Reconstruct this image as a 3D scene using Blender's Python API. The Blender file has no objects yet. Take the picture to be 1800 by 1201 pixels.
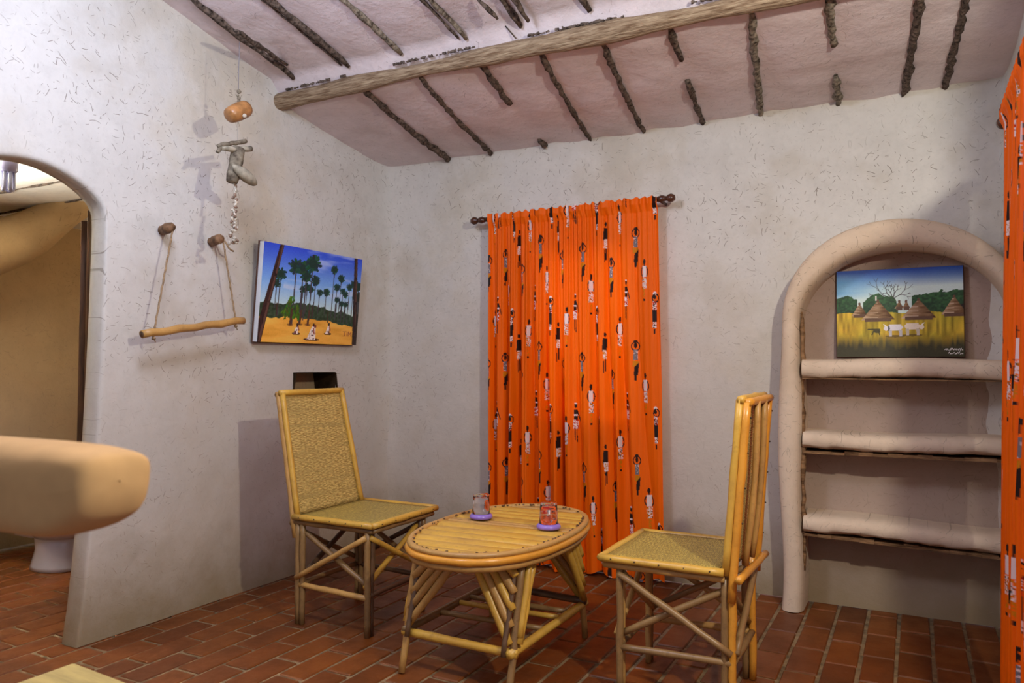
import bpy, bmesh, math, random
import numpy as np
from mathutils import Vector, Matrix
random.seed(7)
rs = np.random.RandomState(5)
PI = math.pi
S = bpy.context.scene
COL = S.collection

# ------------------------------------------------------------------ camera, world, lights, exposure
cam_d = bpy.data.cameras.new('camera'); cam = bpy.data.objects.new('camera', cam_d); COL.objects.link(cam); S.camera = cam
CH = 1.10
F_PX, YAW, PITCH, ROLL = 1344.9, 0.484326, 0.0297372, 0.002109
cam_d.sensor_width = 36.0; cam_d.lens = F_PX / 1800 * 36
Fw = Vector((-math.sin(YAW)*math.cos(PITCH), math.cos(YAW)*math.cos(PITCH), math.sin(PITCH)))
Rt = Vector((math.cos(YAW), math.sin(YAW), 0)); Up = Rt.cross(Fw)
R2 = Rt*math.cos(ROLL) + Up*math.sin(ROLL); U2 = -Rt*math.sin(ROLL) + Up*math.cos(ROLL)
cam.matrix_world = Matrix(((R2.x, U2.x, -Fw.x, 0), (R2.y, U2.y, -Fw.y, 0), (R2.z, U2.z, -Fw.z, CH), (0, 0, 0, 1)))
cam_d.clip_start = 0.05
cam_d.dof.use_dof = True; cam_d.dof.focus_distance = 3.1; cam_d.dof.aperture_fstop = 5.0

S.view_settings.view_transform = 'Standard'; S.view_settings.look = 'None'
S.view_settings.gamma = 1.0; S.view_settings.use_curve_mapping = False
S.view_settings.exposure = 0.0
w = bpy.data.worlds.new('world'); S.world = w; w.use_nodes = True
bgn = w.node_tree.nodes['Background']; bgn.inputs[0].default_value = (0.78, 0.84, 1.0, 1); bgn.inputs[1].default_value = 0.42

def light(name, typ, loc, power, color, size=0.1, size_y=None, target=None, spread=None):
    l = bpy.data.lights.new(name, typ); l.energy = power; l.color = color
    if typ == 'AREA':
        l.shape = 'RECTANGLE' if size_y else 'DISK'; l.size = size
        if size_y: l.size_y = size_y
        if spread: l.spread = spread
    else: l.shadow_soft_size = size
    o = bpy.data.objects.new(name, l); COL.objects.link(o); o.location = loc
    if target is not None:
        o.rotation_euler = (Vector(target) - Vector(loc)).to_track_quat('-Z', 'Y').to_euler()
    return o
light('lamp_by_doorway', 'POINT', (0.42, 1.35, 2.08), 108, (1.0, 0.95, 0.80), 0.035)
light('lamp_overhead', 'POINT', (-1.65, 1.30, 2.50), 68, (0.72, 0.79, 1.0), 0.20)
light('bathroom_wall_fill', 'POINT', (-3.35, 3.0, 1.75), 10, (1.0, 0.88, 0.68), 0.08)  # unseen fill lamp added to brighten the bathroom wall
light('bathroom_ceiling_fill', 'AREA', (-3.75, 1.55, 1.72), 34, (1.0, 0.95, 0.82), 0.25, target=(-3.8, 1.9, 3.0), spread=2.2)  # out-of-view lamp added to whiten the bathroom ceiling
light('curtain_backlight', 'AREA', (-1.5, 4.75, 1.45), 24, (1.0, 0.97, 0.95), 0.8, target=(-1.5, 3.8, 1.25))  # area lamp added outside the window so the curtain glows

# ------------------------------------------------------------------ helpers
def lin(c):
    out = []
    for v in c[:3]:
        v = v/255.0
        out.append(v/12.92 if v <= 0.04045 else ((v+0.055)/1.055)**2.4)
    return tuple(out)

def vnoise(x, y, seed=0, sc=1.0):
    """smooth value noise, numpy arrays -> [-1,1]"""
    x = np.asarray(x, float)*sc + 37.3*seed; y = np.asarray(y, float)*sc - 11.7*seed
    xi = np.floor(x).astype(np.int64); yi = np.floor(y).astype(np.int64)
    fx = x-xi; fy = y-yi; fx = fx*fx*(3-2*fx); fy = fy*fy*(3-2*fy)
    def h(a, b):
        n = (a*374761393 + b*668265263 + seed*974634777) & 0xffffffff
        n = ((n ^ (n >> 13))*1274126177) & 0xffffffff
        return ((n ^ (n >> 16)) & 0xffff)/32767.5 - 1
    return (h(xi, yi)*(1-fx)+h(xi+1, yi)*fx)*(1-fy) + (h(xi, yi+1)*(1-fx)+h(xi+1, yi+1)*fx)*fy
def fbm(x, y, seed=0, sc=1.0, o=3):
    r = 0; a = 1.0
    for i in range(o):
        r = r + a*vnoise(x, y, seed+i*7, sc*2**i); a *= 0.5
    return r/1.7

class MB:
    def __init__(s): s.v = []; s.f = []
    def add(s, v, f):
        n = len(s.v); s.v += [tuple(p) for p in v]; s.f += [tuple(i+n for i in q) for q in f]; return s
    def box(s, a, b, jit=0.0):
        (x0, y0, z0), (x1, y1, z1) = a, b
        v = [(x, y, z) for z in (z0, z1) for y in (y0, y1) for x in (x0, x1)]
        if jit: v = [tuple(c+random.uniform(-jit, jit) for c in p) for p in v]
        return s.add(v, [(0,2,3,1),(4,5,7,6),(0,1,5,4),(2,6,7,3),(0,4,6,2),(1,3,7,5)])
    def tube(s, pts, rad, seg=8, noise=0.0, cap=True, flat=None, squash=1.0):
        pts = [Vector(p) for p in pts]; n = len(pts)
        if not hasattr(rad, '__len__'): rad = [rad]*n
        up = None; rings = []
        for i, p in enumerate(pts):
            t = (pts[min(i+1, n-1)] - pts[max(i-1, 0)]).normalized()
            if up is None:
                ref = Vector((0, 0, 1)) if abs(t.z) < 0.8 else Vector((1, 0, 0))
                if flat is not None: ref = Vector(flat)
                up = (ref - t*ref.dot(t)).normalized()
            else: up = (up - t*up.dot(t)).normalized()
            sd = t.cross(up)
            ring = []
            for k in range(seg):
                a = 2*PI*k/seg; r = rad[i]*(1+random.uniform(-noise, noise))
                ring.append(p + (up*math.cos(a)*squash + sd*math.sin(a))*r)
            rings.append(ring)
        v = [q for r in rings for q in r]; f = []
        for i in range(n-1):
            for k in range(seg):
                a = i*seg+k; b = i*seg+(k+1) % seg
                f.append((a, a+seg, b+seg, b))
        if cap:
            f.append(tuple(range(seg))); f.append(tuple(reversed(range((n-1)*seg, n*seg))))
        return s.add(v, f)
    def lathe(s, prof, c=(0,0,0), seg=24, axis='z'):
        v = []; f = []
        for r, h in prof:
            for k in range(seg):
                a = 2*PI*k/seg; q = (r*math.cos(a), r*math.sin(a), h)
                if axis == 'x': q = (q[2], q[0], q[1])
                if axis == 'y': q = (q[1], q[2], q[0])
                v.append((c[0]+q[0], c[1]+q[1], c[2]+q[2]))
        for i in range(len(prof)-1):
            for k in range(seg):
                a = i*seg+k; b = i*seg+(k+1) % seg
                f.append((a, b, b+seg, a+seg))
        if prof[0][0] > 1e-6: f.append(tuple(reversed(range(seg))))
        if prof[-1][0] > 1e-6: f.append(tuple(range((len(prof)-1)*seg, len(prof)*seg)))
        return s.add(v, f)
    def ball(s, c, r, sc=(1,1,1), seg=12, ring=8, jit=0, rot=None):
        v = []; f = []
        for i in range(ring+1):
            th = PI*i/ring
            for k in range(seg):
                a = 2*PI*k/seg; q = Vector((math.sin(th)*math.cos(a)*sc[0], math.sin(th)*math.sin(a)*sc[1], math.cos(th)*sc[2]))*r*(1+random.uniform(-jit, jit))
                if rot: q = rot @ q
                v.append((c[0]+q.x, c[1]+q.y, c[2]+q.z))
        for i in range(ring):
            for k in range(seg):
                a = i*seg+k; b = i*seg+(k+1) % seg
                f.append((a, a+seg, b+seg, b))
        return s.add(v, f)
    def mesh(s, name, m, smooth=True):
        me = bpy.data.meshes.new(name); me.from_pydata(s.v, [], s.f); me.update()
        if m: me.materials.append(m)
        if smooth: me.polygons.foreach_set('use_smooth', [True]*len(me.polygons))
        return me
    def build(s, name, m, parent=None, smooth=True, bevel=0, loc=None):
        o = bpy.data.objects.new(name, s.mesh(name, m, smooth)); COL.objects.link(o)
        if parent is not None: o.parent = parent
        if loc: o.location = loc
        if bevel:
            b = o.modifiers.new('b', 'BEVEL'); b.width = bevel; b.segments = 2; b.limit_method = 'ANGLE'
        return o

def tag(o, label, cat, group=None, kind=None):
    if label: o['label'] = label
    if cat: o['category'] = cat
    if group: o['group'] = group
    if kind: o['kind'] = kind
    return o
def empty(name, loc, rz=0):
    o = bpy.data.objects.new(name, None); COL.objects.link(o); o.location = loc; o.rotation_euler = (0, 0, rz); o.empty_display_size = .1
    return o

def grid_mesh(P, m, name, parent=None, mask=None, smooth=True, closed=False, colors=None, flip=False):
    """P: array (nu,nv,3). mask (nu-1,nv-1) True = keep face"""
    nu, nv = P.shape[:2]
    me = bpy.data.meshes.new(name)
    i, j = np.meshgrid(np.arange(nu-1), np.arange(nv-1), indexing='ij')
    a = i*nv+j; q = np.stack([a, a+nv, a+nv+1, a+1], -1)
    if flip: q = q[..., ::-1]
    q = q[mask] if mask is not None else q.reshape(-1, 4)
    nf = len(q)
    me.vertices.add(nu*nv); me.vertices.foreach_set('co', P.reshape(-1).astype(np.float32))
    me.loops.add(nf*4); me.loops.foreach_set('vertex_index', q.reshape(-1).astype(np.int32))
    me.polygons.add(nf); me.polygons.foreach_set('loop_start', np.arange(0, nf*4, 4, dtype=np.int32))
    me.polygons.foreach_set('loop_total', np.full(nf, 4, dtype=np.int32))
    me.polygons.foreach_set('use_smooth', np.full(nf, smooth))
    if colors is not None:
        ca = me.color_attributes.new('paint', 'FLOAT_COLOR', 'POINT')
        c4 = np.ones((nu*nv, 4), np.float32); c4[:, :3] = colors.reshape(-1, 3); ca.data.foreach_set('color', c4.reshape(-1))
    me.update(calc_edges=True); me.validate()
    if m: me.materials.append(m)
    o = bpy.data.objects.new(name, me); COL.objects.link(o)
    if parent is not None: o.parent = parent
    return o

# ------------------------------------------------------------------ materials
class NT:
    def __init__(s, name):
        s.m = bpy.data.materials.new(name); s.m.use_nodes = True; s.t = s.m.node_tree; s.b = s.t.nodes['Principled BSDF']
    def n(s, typ, **kw):
        nd = s.t.nodes.new(typ)
        for k, v in kw.items():
            if k[0] == 'i' and k[1:].isdigit(): s.put(nd.inputs[int(k[1:])], v)
            elif k in nd.inputs.keys(): s.put(nd.inputs[k], v)
            else: setattr(nd, k, v)
        return nd
    def put(s, inp, v):
        if isinstance(v, bpy.types.NodeSocket): s.t.links.new(v, inp)
        elif isinstance(v, (tuple, list)) and inp.type == 'RGBA' and len(v) == 3: inp.default_value = (*v, 1)
        else: inp.default_value = v
    def math(s, op, a, b=None, c=None, clamp=False):
        nd = s.n('ShaderNodeMath', operation=op, use_clamp=clamp); s.put(nd.inputs[0], a)
        if b is not None: s.put(nd.inputs[1], b)
        if c is not None: s.put(nd.inputs[2], c)
        return nd.outputs[0]
    def mix(s, f, a, b, mode='MIX'):
        nd = s.n('ShaderNodeMix', data_type='RGBA', blend_type=mode); s.put(nd.inputs[0], f); s.put(nd.inputs[6], a); s.put(nd.inputs[7], b); return nd.outputs[2]
    def ramp(s, f, p0, p1, c0=0.0, c1=1.0):
        nd = s.n('ShaderNodeMapRange'); s.put(nd.inputs[0], f); nd.inputs[1].default_value = p0; nd.inputs[2].default_value = p1; nd.inputs[3].default_value = c0; nd.inputs[4].default_value = c1; return nd.outputs[0]
    def noise(s, vec, scale, detail=4, rough=0.55, out='Fac'):
        nd = s.n('ShaderNodeTexNoise'); s.put(nd.inputs['Vector'], vec); nd.inputs['Scale'].default_value = scale; nd.inputs['Detail'].default_value = detail; nd.inputs['Roughness'].default_value = rough; return nd.outputs[out]
    def coord(s, out='Object'): return s.n('ShaderNodeTexCoord').outputs[out]
    def mapping(s, vec, scale=(1,1,1), rot=(0,0,0), loc=(0,0,0)):
        nd = s.n('ShaderNodeMapping'); s.put(nd.inputs[0], vec); nd.inputs['Scale'].default_value = scale; nd.inputs['Rotation'].default_value = rot; nd.inputs['Location'].default_value = loc; return nd.outputs[0]
    def bump(s, h, strength=0.5, dist=0.01):
        nd = s.n('ShaderNodeBump'); s.put(nd.inputs['Height'], h); nd.inputs['Strength'].default_value = strength; nd.inputs['Distance'].default_value = dist
        s.t.links.new(nd.outputs[0], s.b.inputs['Normal'])
    def out(s, color=None, rough=None, spec=None):
        if color is not None: s.put(s.b.inputs['Base Color'], color)
        if rough is not None: s.put(s.b.inputs['Roughness'], rough)
        if spec is not None: s.put(s.b.inputs['Specular IOR Level'], spec)
        return s.m

def plane_vec(N, axes):
    c = N.coord('Object'); sp = N.n('ShaderNodeSeparateXYZ'); N.put(sp.inputs[0], c)
    cb = N.n('ShaderNodeCombineXYZ'); idx = {'x': 0, 'y': 1, 'z': 2}
    N.put(cb.inputs[0], sp.outputs[idx[axes[0]]]); N.put(cb.inputs[1], sp.outputs[idx[axes[1]]])
    return cb.outputs[0], c, sp

def flecks(N, vec, scale, seed, wid, ln, thr, curv=6.0):
    v = N.mapping(vec, loc=(seed*3.17, seed*1.93, 0))
    wob = N.n('ShaderNodeVectorMath', operation='ADD'); N.put(wob.inputs[0], v)
    vo = N.n('ShaderNodeTexVoronoi', voronoi_dimensions='2D'); N.put(vo.inputs['Vector'], v); vo.inputs['Scale'].default_value = scale
    sub = N.n('ShaderNodeVectorMath', operation='SUBTRACT'); N.put(sub.inputs[0], v); N.put(sub.inputs[1], vo.outputs['Position'])
    sc = N.n('ShaderNodeSeparateColor'); N.put(sc.inputs[0], vo.outputs['Color'])
    ang = N.math('MULTIPLY', sc.outputs[0], 6.28)
    vr = N.n('ShaderNodeVectorRotate', rotation_type='Z_AXIS'); N.put(vr.inputs['Vector'], sub.outputs[0]); N.put(vr.inputs['Angle'], ang)
    sp = N.n('ShaderNodeSeparateXYZ'); N.put(sp.inputs[0], vr.outputs[0])
    x, y = sp.outputs[0], sp.outputs[1]
    cu = N.math('MULTIPLY', N.math('SUBTRACT', sc.outputs[1], 0.5), curv*4)
    y2 = N.math('ADD', y, N.math('MULTIPLY', N.math('MULTIPLY', x, x), cu))
    m1 = N.ramp(N.math('ABSOLUTE', y2), wid*0.5, wid, 1, 0)
    m2 = N.math('LESS_THAN', N.math('ABSOLUTE', x), N.math('MULTIPLY', sc.outputs[1], ln))
    m3 = N.math('GREATER_THAN', sc.outputs[2], thr)
    return N.math('MULTIPLY', N.math('MULTIPLY', m1, m2), m3)

def plaster(name, axes, base=(0.66, 0.60, 0.53), warm=(0.62, 0.55, 0.42), fleck=0.75, dirt_and_tint=True, thr=0.54, bstr=0.30):
    N = NT(name); v, c3, sp = plane_vec(N, axes)
    n1 = N.noise(c3, 1.3, 5, 0.6); n2 = N.noise(c3, 5.5, 5, 0.65); n3 = N.noise(c3, 38, 5, 0.7); n4 = N.noise(c3, 9, 4, 0.5)
    col = N.mix(N.ramp(n1, 0.48, 0.66, 0, 0.7), base, warm)
    n5 = N.noise(c3, 2.6, 4, 0.6); col = N.mix(N.ramp(n5, 0.52, 0.7, 0, 0.45), col, tuple(x*y for x, y in zip(base, (0.74, 0.71, 0.68))))
    col = N.mix(N.ramp(n2, 0.45, 0.72, 0, 0.30), col, tuple(x*0.74 for x in base))
    col = N.mix(N.ramp(n4, 0.55, 0.72, 0, 0.35), col, tuple(min(1, x*1.13) for x in base))
    col = N.mix(N.ramp(n3, 0.5, 0.75, 0, 0.22), col, tuple(x*0.6 for x in base))
    f1 = flecks(N, v, 14, 1, 0.0017, 0.024, thr); f2 = flecks(N, v, 22, 5, 0.0014, 0.018, thr+0.02); f3 = flecks(N, v, 36, 9, 0.0012, 0.010, thr+0.05, 12)
    patch = N.ramp(N.noise(c3, 2.2, 3), 0.40, 0.60, 0.25, 1.0)
    fk = N.math('MULTIPLY', N.math('MAXIMUM', N.math('MAXIMUM', f1, f2), f3), patch)
    col = N.mix(N.math('MULTIPLY', fk, fleck), col, (0.10, 0.065, 0.035))
    if dirt_and_tint:
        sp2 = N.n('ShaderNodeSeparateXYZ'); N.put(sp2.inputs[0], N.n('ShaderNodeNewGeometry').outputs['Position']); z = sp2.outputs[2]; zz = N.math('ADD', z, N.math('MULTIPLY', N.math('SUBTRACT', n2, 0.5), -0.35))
        col = N.mix(N.ramp(N.math('ADD', z, N.math('MULTIPLY', n1, -0.6)), 0.0, 1.5, 0.60, 0), col, (0.50, 0.395, 0.315))  # broad tan tint above the dirt band, fading out with height
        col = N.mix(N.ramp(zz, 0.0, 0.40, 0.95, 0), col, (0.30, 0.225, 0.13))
    h = N.math('ADD', N.math('MULTIPLY', n2, 0.9), N.math('MULTIPLY', n3, 0.22))
    h = N.math('ADD', h, N.math('MULTIPLY', N.noise(c3, 14, 3), 0.35))
    h = N.math('ADD', h, N.math('MULTIPLY', fk, 0.12))
    N.bump(h, bstr, 0.02)
    return N.out(col, 0.88, 0.25)

def simple(name, col, rough=0.6, spec=0.4, var=0.25, scale=20, stretch=(1,1,1), bump=0.0, col2=None, bdist=0.004):
    N = NT(name); c = N.mapping(N.coord('Object'), scale=stretch)
    n = N.noise(c, scale, 4, 0.6)
    c2 = col2 if col2 else tuple(x*(1-var*1.6) for x in col)
    k = N.mix(N.ramp(n, 0.35, 0.68), col, c2)
    if bump: N.bump(n, bump, bdist)
    return N.out(k, rough, spec)

def cane(name, col, dark, rough=0.38, amt=0.55, scale=7):
    """varnished cane: blotches, darker nodes"""
    N = NT(name); c = N.coord('Object'); g = N.n('ShaderNodeObjectInfo')
    off = N.n('ShaderNodeVectorMath', operation='ADD'); N.put(off.inputs[0], c)
    rnd = N.n('ShaderNodeCombineXYZ'); r = N.math('MULTIPLY', g.outputs['Random'], 13.0); N.put(rnd.inputs[0], r); N.put(rnd.inputs[1], r); N.put(off.inputs[1], rnd.outputs[0])
    n = N.noise(off.outputs[0], scale, 5, 0.65); n2 = N.noise(off.outputs[0], scale*7, 4, 0.7); n3 = N.noise(off.outputs[0], scale*0.6, 2, 0.5)
    k = N.mix(N.ramp(n, 0.42, 0.72, 0, amt), col, dark)
    k = N.mix(N.ramp(n2, 0.52, 0.75, 0, amt*0.8), k, tuple(x*0.55 for x in dark))
    k = N.mix(N.ramp(n3, 0.45, 0.65, 0, 0.35), k, tuple(min(1, x*1.25) for x in col))
    N.bump(n2, 0.25, 0.002)
    return N.out(k, rough, 0.45)

M = {}
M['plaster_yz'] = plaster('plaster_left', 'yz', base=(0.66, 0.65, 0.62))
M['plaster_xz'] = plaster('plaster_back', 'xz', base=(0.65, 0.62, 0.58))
M['plaster_ceil'] = plaster('plaster_ceiling', 'xy', base=(0.75, 0.66, 0.68), warm=(0.73, 0.62, 0.61), fleck=0.4, dirt_and_tint=False, thr=0.72, bstr=0.5)
M['plaster_niche'] = plaster('plaster_shelf', 'xz', base=(0.70, 0.555, 0.42), warm=(0.64, 0.48, 0.32), thr=0.5, fleck=0.5, dirt_and_tint=False)
M['plaster_nicheback'] = plaster('plaster_shelf_back_shaded', 'xz', base=(0.38, 0.265, 0.215), warm=(0.34, 0.23, 0.15), thr=0.25, fleck=0.75, dirt_and_tint=True)  # base colour darkened to carry the shade inside the niche
M['plaster_bath'] = plaster('plaster_bathroom', 'yz', base=(0.46, 0.31, 0.15), warm=(0.40, 0.26, 0.10), thr=0.5, fleck=0.5)
M['plaster_bath_x'] = plaster('plaster_bathroom_side', 'xz', base=(0.46, 0.31, 0.15), warm=(0.40, 0.26, 0.10), thr=0.5, fleck=0.5)
M['bath_ceil'] = plaster('plaster_bathroom_ceiling', 'xy', base=(0.85, 0.82, 0.76), warm=(0.82, 0.78, 0.70), thr=0.8, fleck=0.2, dirt_and_tint=False)
M['clay'] = simple('ochre_clay', (0.58, 0.35, 0.155), 0.85, 0.2, 0.2, 5, bump=0.4, bdist=0.01)
M['bark'] = simple('dark_twig', (0.20, 0.15, 0.12), 0.9, 0.15, 0.5, 55, bump=1.0, col2=(0.014, 0.010, 0.008), bdist=0.008)
M['bark_grey'] = simple('grey_twig', (0.36, 0.31, 0.24), 0.9, 0.15, 0.5, 50, bump=1.0, col2=(0.03, 0.02, 0.015), bdist=0.008)
M['log'] = simple('beam_wood', (0.44, 0.33, 0.215), 0.8, 0.25, 0.4, 9, stretch=(1.2, 12, 12), bump=0.9, col2=(0.15, 0.085, 0.045), bdist=0.012)
M['cane_yellow'] = cane('cane_yellow', (0.62, 0.36, 0.055), (0.36, 0.17, 0.045))
M['cane_tan'] = cane('cane_tan', (0.52, 0.29, 0.085), (0.26, 0.13, 0.05))
M['cane_orange'] = cane('cane_orange', (0.68, 0.30, 0.035), (0.45, 0.17, 0.03), 0.3, 0.4)
M['cane_brown'] = cane('cane_brown', (0.28, 0.16, 0.06), (0.10, 0.05, 0.025))
M['cane_dark'] = cane('cane_dark', (0.13, 0.07, 0.035), (0.05, 0.025, 0.015))
M['nail'] = simple('nail', (0.05, 0.03, 0.02), 0.5, 0.5, 0.1)
M['dark_wood'] = simple('dark_turned_wood', (0.10, 0.032, 0.016), 0.25, 0.5, 0.3, 15)
M['door_wood'] = simple('door_wood', (0.18, 0.085, 0.03), 0.5, 0.4, 0.4, 6, stretch=(8, 8, 0.8), bump=0.3)
M['board'] = simple('old_board', (0.34, 0.19, 0.09), 0.85, 0.2, 0.5, 9, stretch=(1, 6, 6), bump=0.8, col2=(0.09, 0.045, 0.02), bdist=0.01)
M['cord'] = simple('cord', (0.42, 0.29, 0.17), 0.9, 0.1, 0.3, 60, bump=0.5)
M['thread'] = simple('thread', (0.25, 0.24, 0.26), 0.8, 0.2, 0.1)
M['purple'] = simple('purple_plastic', (0.30, 0.18, 0.62), 0.22, 0.5, 0.1, 30)
M['porcelain'] = simple('porcelain', (0.72, 0.70, 0.78), 0.15, 0.5, 0.03)
M['calabash'] = simple('calabash', (0.50, 0.23, 0.075), 0.35, 0.5, 0.35, 25)
M['driftwood'] = simple('driftwood', (0.44, 0.40, 0.31), 0.9, 0.2, 0.4, 18, stretch=(1, 1, 1), bump=0.7)
M['greybark'] = simple('grey_bark', (0.30, 0.26, 0.19), 0.9, 0.2, 0.5, 28, bump=0.9, col2=(0.06, 0.042, 0.03))
M['shell'] = simple('shell', (0.72, 0.66, 0.55), 0.4, 0.5, 0.3, 25)
M['shell_brown'] = simple('shell_brown', (0.33, 0.22, 0.16), 0.45, 0.5, 0.4, 60)
M['peg'] = simple('peg_wood', (0.30, 0.165, 0.085), 0.7, 0.3, 0.45, 30, bump=0.6)
M['white_edge'] = simple('white_canvas', (0.72, 0.76, 0.82), 0.8, 0.2, 0.05)
M['back_edge'] = simple('brown_backing', (0.13, 0.07, 0.05), 0.7, 0.2, 0.2)
M['stool_top'] = simple('stool_top', (0.50, 0.37, 0.12), 0.6, 0.35, 0.2, 6, stretch=(1, 8, 1))
M['bulb_base'] = simple('bulb_base', (0.50, 0.48, 0.75), 0.3, 0.5, 0.05)
M['bulb_glass'] = simple('bulb_tube', (0.60, 0.62, 0.86), 0.15, 0.5, 0.05)
M['mortar'] = simple('mortar', (0.30, 0.205, 0.11), 0.9, 0.2, 0.4, 22, bump=0.5)
M['dark_hole'] = simple('recess_shade_plaster', (0.05, 0.028, 0.013), 0.9, 0.1, 0.3)  # near-black colour puts the shade of the wall recess into the plaster
M['red_print'] = simple('red_print', (0.42, 0.02, 0.015), 0.4, 0.4, 0.1)
M['white_print'] = simple('white_print', (0.75, 0.7, 0.72), 0.4, 0.4, 0.05)

def brick_mat(name, base, dark):
    N = NT(name); g = N.n('ShaderNodeObjectInfo'); c = N.n('ShaderNodeNewGeometry').outputs['Position']
    n = N.noise(c, 7, 5, 0.6); n2 = N.noise(c, 45, 4, 0.7); n3 = N.noise(c, 2.2, 3)
    k = N.mix(g.outputs['Random'], base, dark)
    k = N.mix(N.ramp(n, 0.42, 0.7, 0, 0.55), k, tuple(x*0.55 for x in dark))
    k = N.mix(N.ramp(n3, 0.45, 0.65, 0, 0.35), k, (base[0]*1.2, base[1]*1.05, base[2]))
    k = N.mix(N.ramp(n2, 0.55, 0.75, 0, 0.25), k, (0.22, 0.12, 0.06))
    N.bump(N.math('ADD', n, N.math('MULTIPLY', n2, 0.4)), 0.35, 0.006)
    return N.out(k, N.ramp(n, 0.3, 0.7, 0.38, 0.6), 0.4)
M['brick'] = brick_mat('terracotta', (0.215, 0.060, 0.008), (0.115, 0.029, 0.004))

def weave(name, axes, pu, pv, c1, c2):
    N = NT(name); v, c3, sp0 = plane_vec(N, axes)
    w1 = N.noise(c3, 9, 2); vv = N.n('ShaderNodeSeparateXYZ'); N.put(vv.inputs[0], v)
    u = N.math('ADD', vv.outputs[0], N.math('MULTIPLY', w1, 0.008)); q = N.math('ADD', vv.outputs[1], N.math('MULTIPLY', w1, 0.012))
    cell = N.math('FLOOR', N.math('DIVIDE', u, pu))
    strand = N.math('ABSOLUTE', N.math('SINE', N.math('MULTIPLY', q, PI/pv)))
    rowi = N.math('FLOOR', N.math('DIVIDE', q, pv))
    par = N.math('MODULO', N.math('ABSOLUTE', N.math('ADD', rowi, cell)), 2.0)
    edge = N.math('ABSOLUTE', N.math('SINE', N.math('MULTIPLY', u, PI/pu)))
    over = N.math('MULTIPLY', par, edge)
    h = N.math('ADD', N.math('MULTIPLY', over, 0.55), N.math('MULTIPLY', strand, 0.45))
    n = N.noise(c3, 6, 4, 0.6); n2 = N.noise(N.mapping(v, scale=(45, 260, 1)), 1, 3); n3 = N.noise(N.mapping(v, scale=(1.5, 30, 1)), 1, 2)
    k = N.mix(N.ramp(h, 0.05, 0.62), c2, c1)
    k = N.mix(N.ramp(n2, 0.48, 0.62, 0, 0.7), k, tuple(min(1, x*1.5) for x in c1))
    k = N.mix(N.ramp(n2, 0.48, 0.36, 0, 0.6), k, c2)
    k = N.mix(N.ramp(n, 0.4, 0.7, 0, 0.4), k, tuple(x*0.7 for x in c1))
    k = N.mix(N.ramp(n3, 0.52, 0.66, 0, 0.5), k, tuple(x*0.62 for x in c1))
    N.bump(h, 0.6, 0.003)
    return N.out(k, 0.5, 0.35)
M['weave_back'] = weave('weave_back', 'yz', 0.020, 0.0062, (0.58, 0.42, 0.14), (0.24, 0.14, 0.03))
M['weave_seat'] = weave('weave_seat', 'yx', 0.016, 0.0062, (0.46, 0.34, 0.08), (0.17, 0.10, 0.02))

def paint_mat(name, rough=0.5):
    N = NT(name); a = N.n('ShaderNodeVertexColor', layer_name='paint'); c = N.coord('Object')
    N.bump(N.noise(c, 150, 3), 0.15, 0.002)
    return N.out(a.outputs[0], rough, 0.35)
M['painting'] = paint_mat('oil_painting')
def cloth_mat(name):
    m = bpy.data.materials.new(name); m.use_nodes = True; t = m.node_tree; nd = t.nodes; b = nd['Principled BSDF']; out = nd['Material Output']
    a = nd.new('ShaderNodeVertexColor'); a.layer_name = 'paint'
    t.links.new(a.outputs[0], b.inputs['Base Color']); b.inputs['Roughness'].default_value = 0.55; b.inputs['Specular IOR Level'].default_value = 0.2
    b.inputs['Sheen Weight'].default_value = 0.0
    tr = nd.new('ShaderNodeBsdfTranslucent'); t.links.new(a.outputs[0], tr.inputs[0])
    mx = nd.new('ShaderNodeMixShader'); mx.inputs[0].default_value = 0.14
    t.links.new(b.outputs[0], mx.inputs[1]); t.links.new(tr.outputs[0], mx.inputs[2]); t.links.new(mx.outputs[0], out.inputs[0])
    return m
M['cloth'] = cloth_mat('orange_print_cloth')
def glass_mat():
    m = bpy.data.materials.new('clear_glass'); m.use_nodes = True; b = m.node_tree.nodes['Principled BSDF']
    b.inputs['Base Color'].default_value = (1, 0.97, 0.97, 1); b.inputs['Transmission Weight'].default_value = 1; b.inputs['Roughness'].default_value = 0.03; b.inputs['IOR'].default_value = 1.45
    return m
M['glass'] = glass_mat()

# ------------------------------------------------------------------ the setting
XL, YB, XR = -2.88, 3.84, 0.36
def ceil_z(Y): return np.interp(Y, [-1.6, 2.20, 2.84, 2.885, 2.93, 3.0, 3.4, 3.95], [3.44, 2.69, 2.555, 2.50, 2.455, 2.435, 2.37, 2.315])
def wob(a, b, seed, amp=0.010): return amp*(fbm(a, b, seed, 1.6) + 0.35*fbm(a, b, seed+3, 6))

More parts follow.
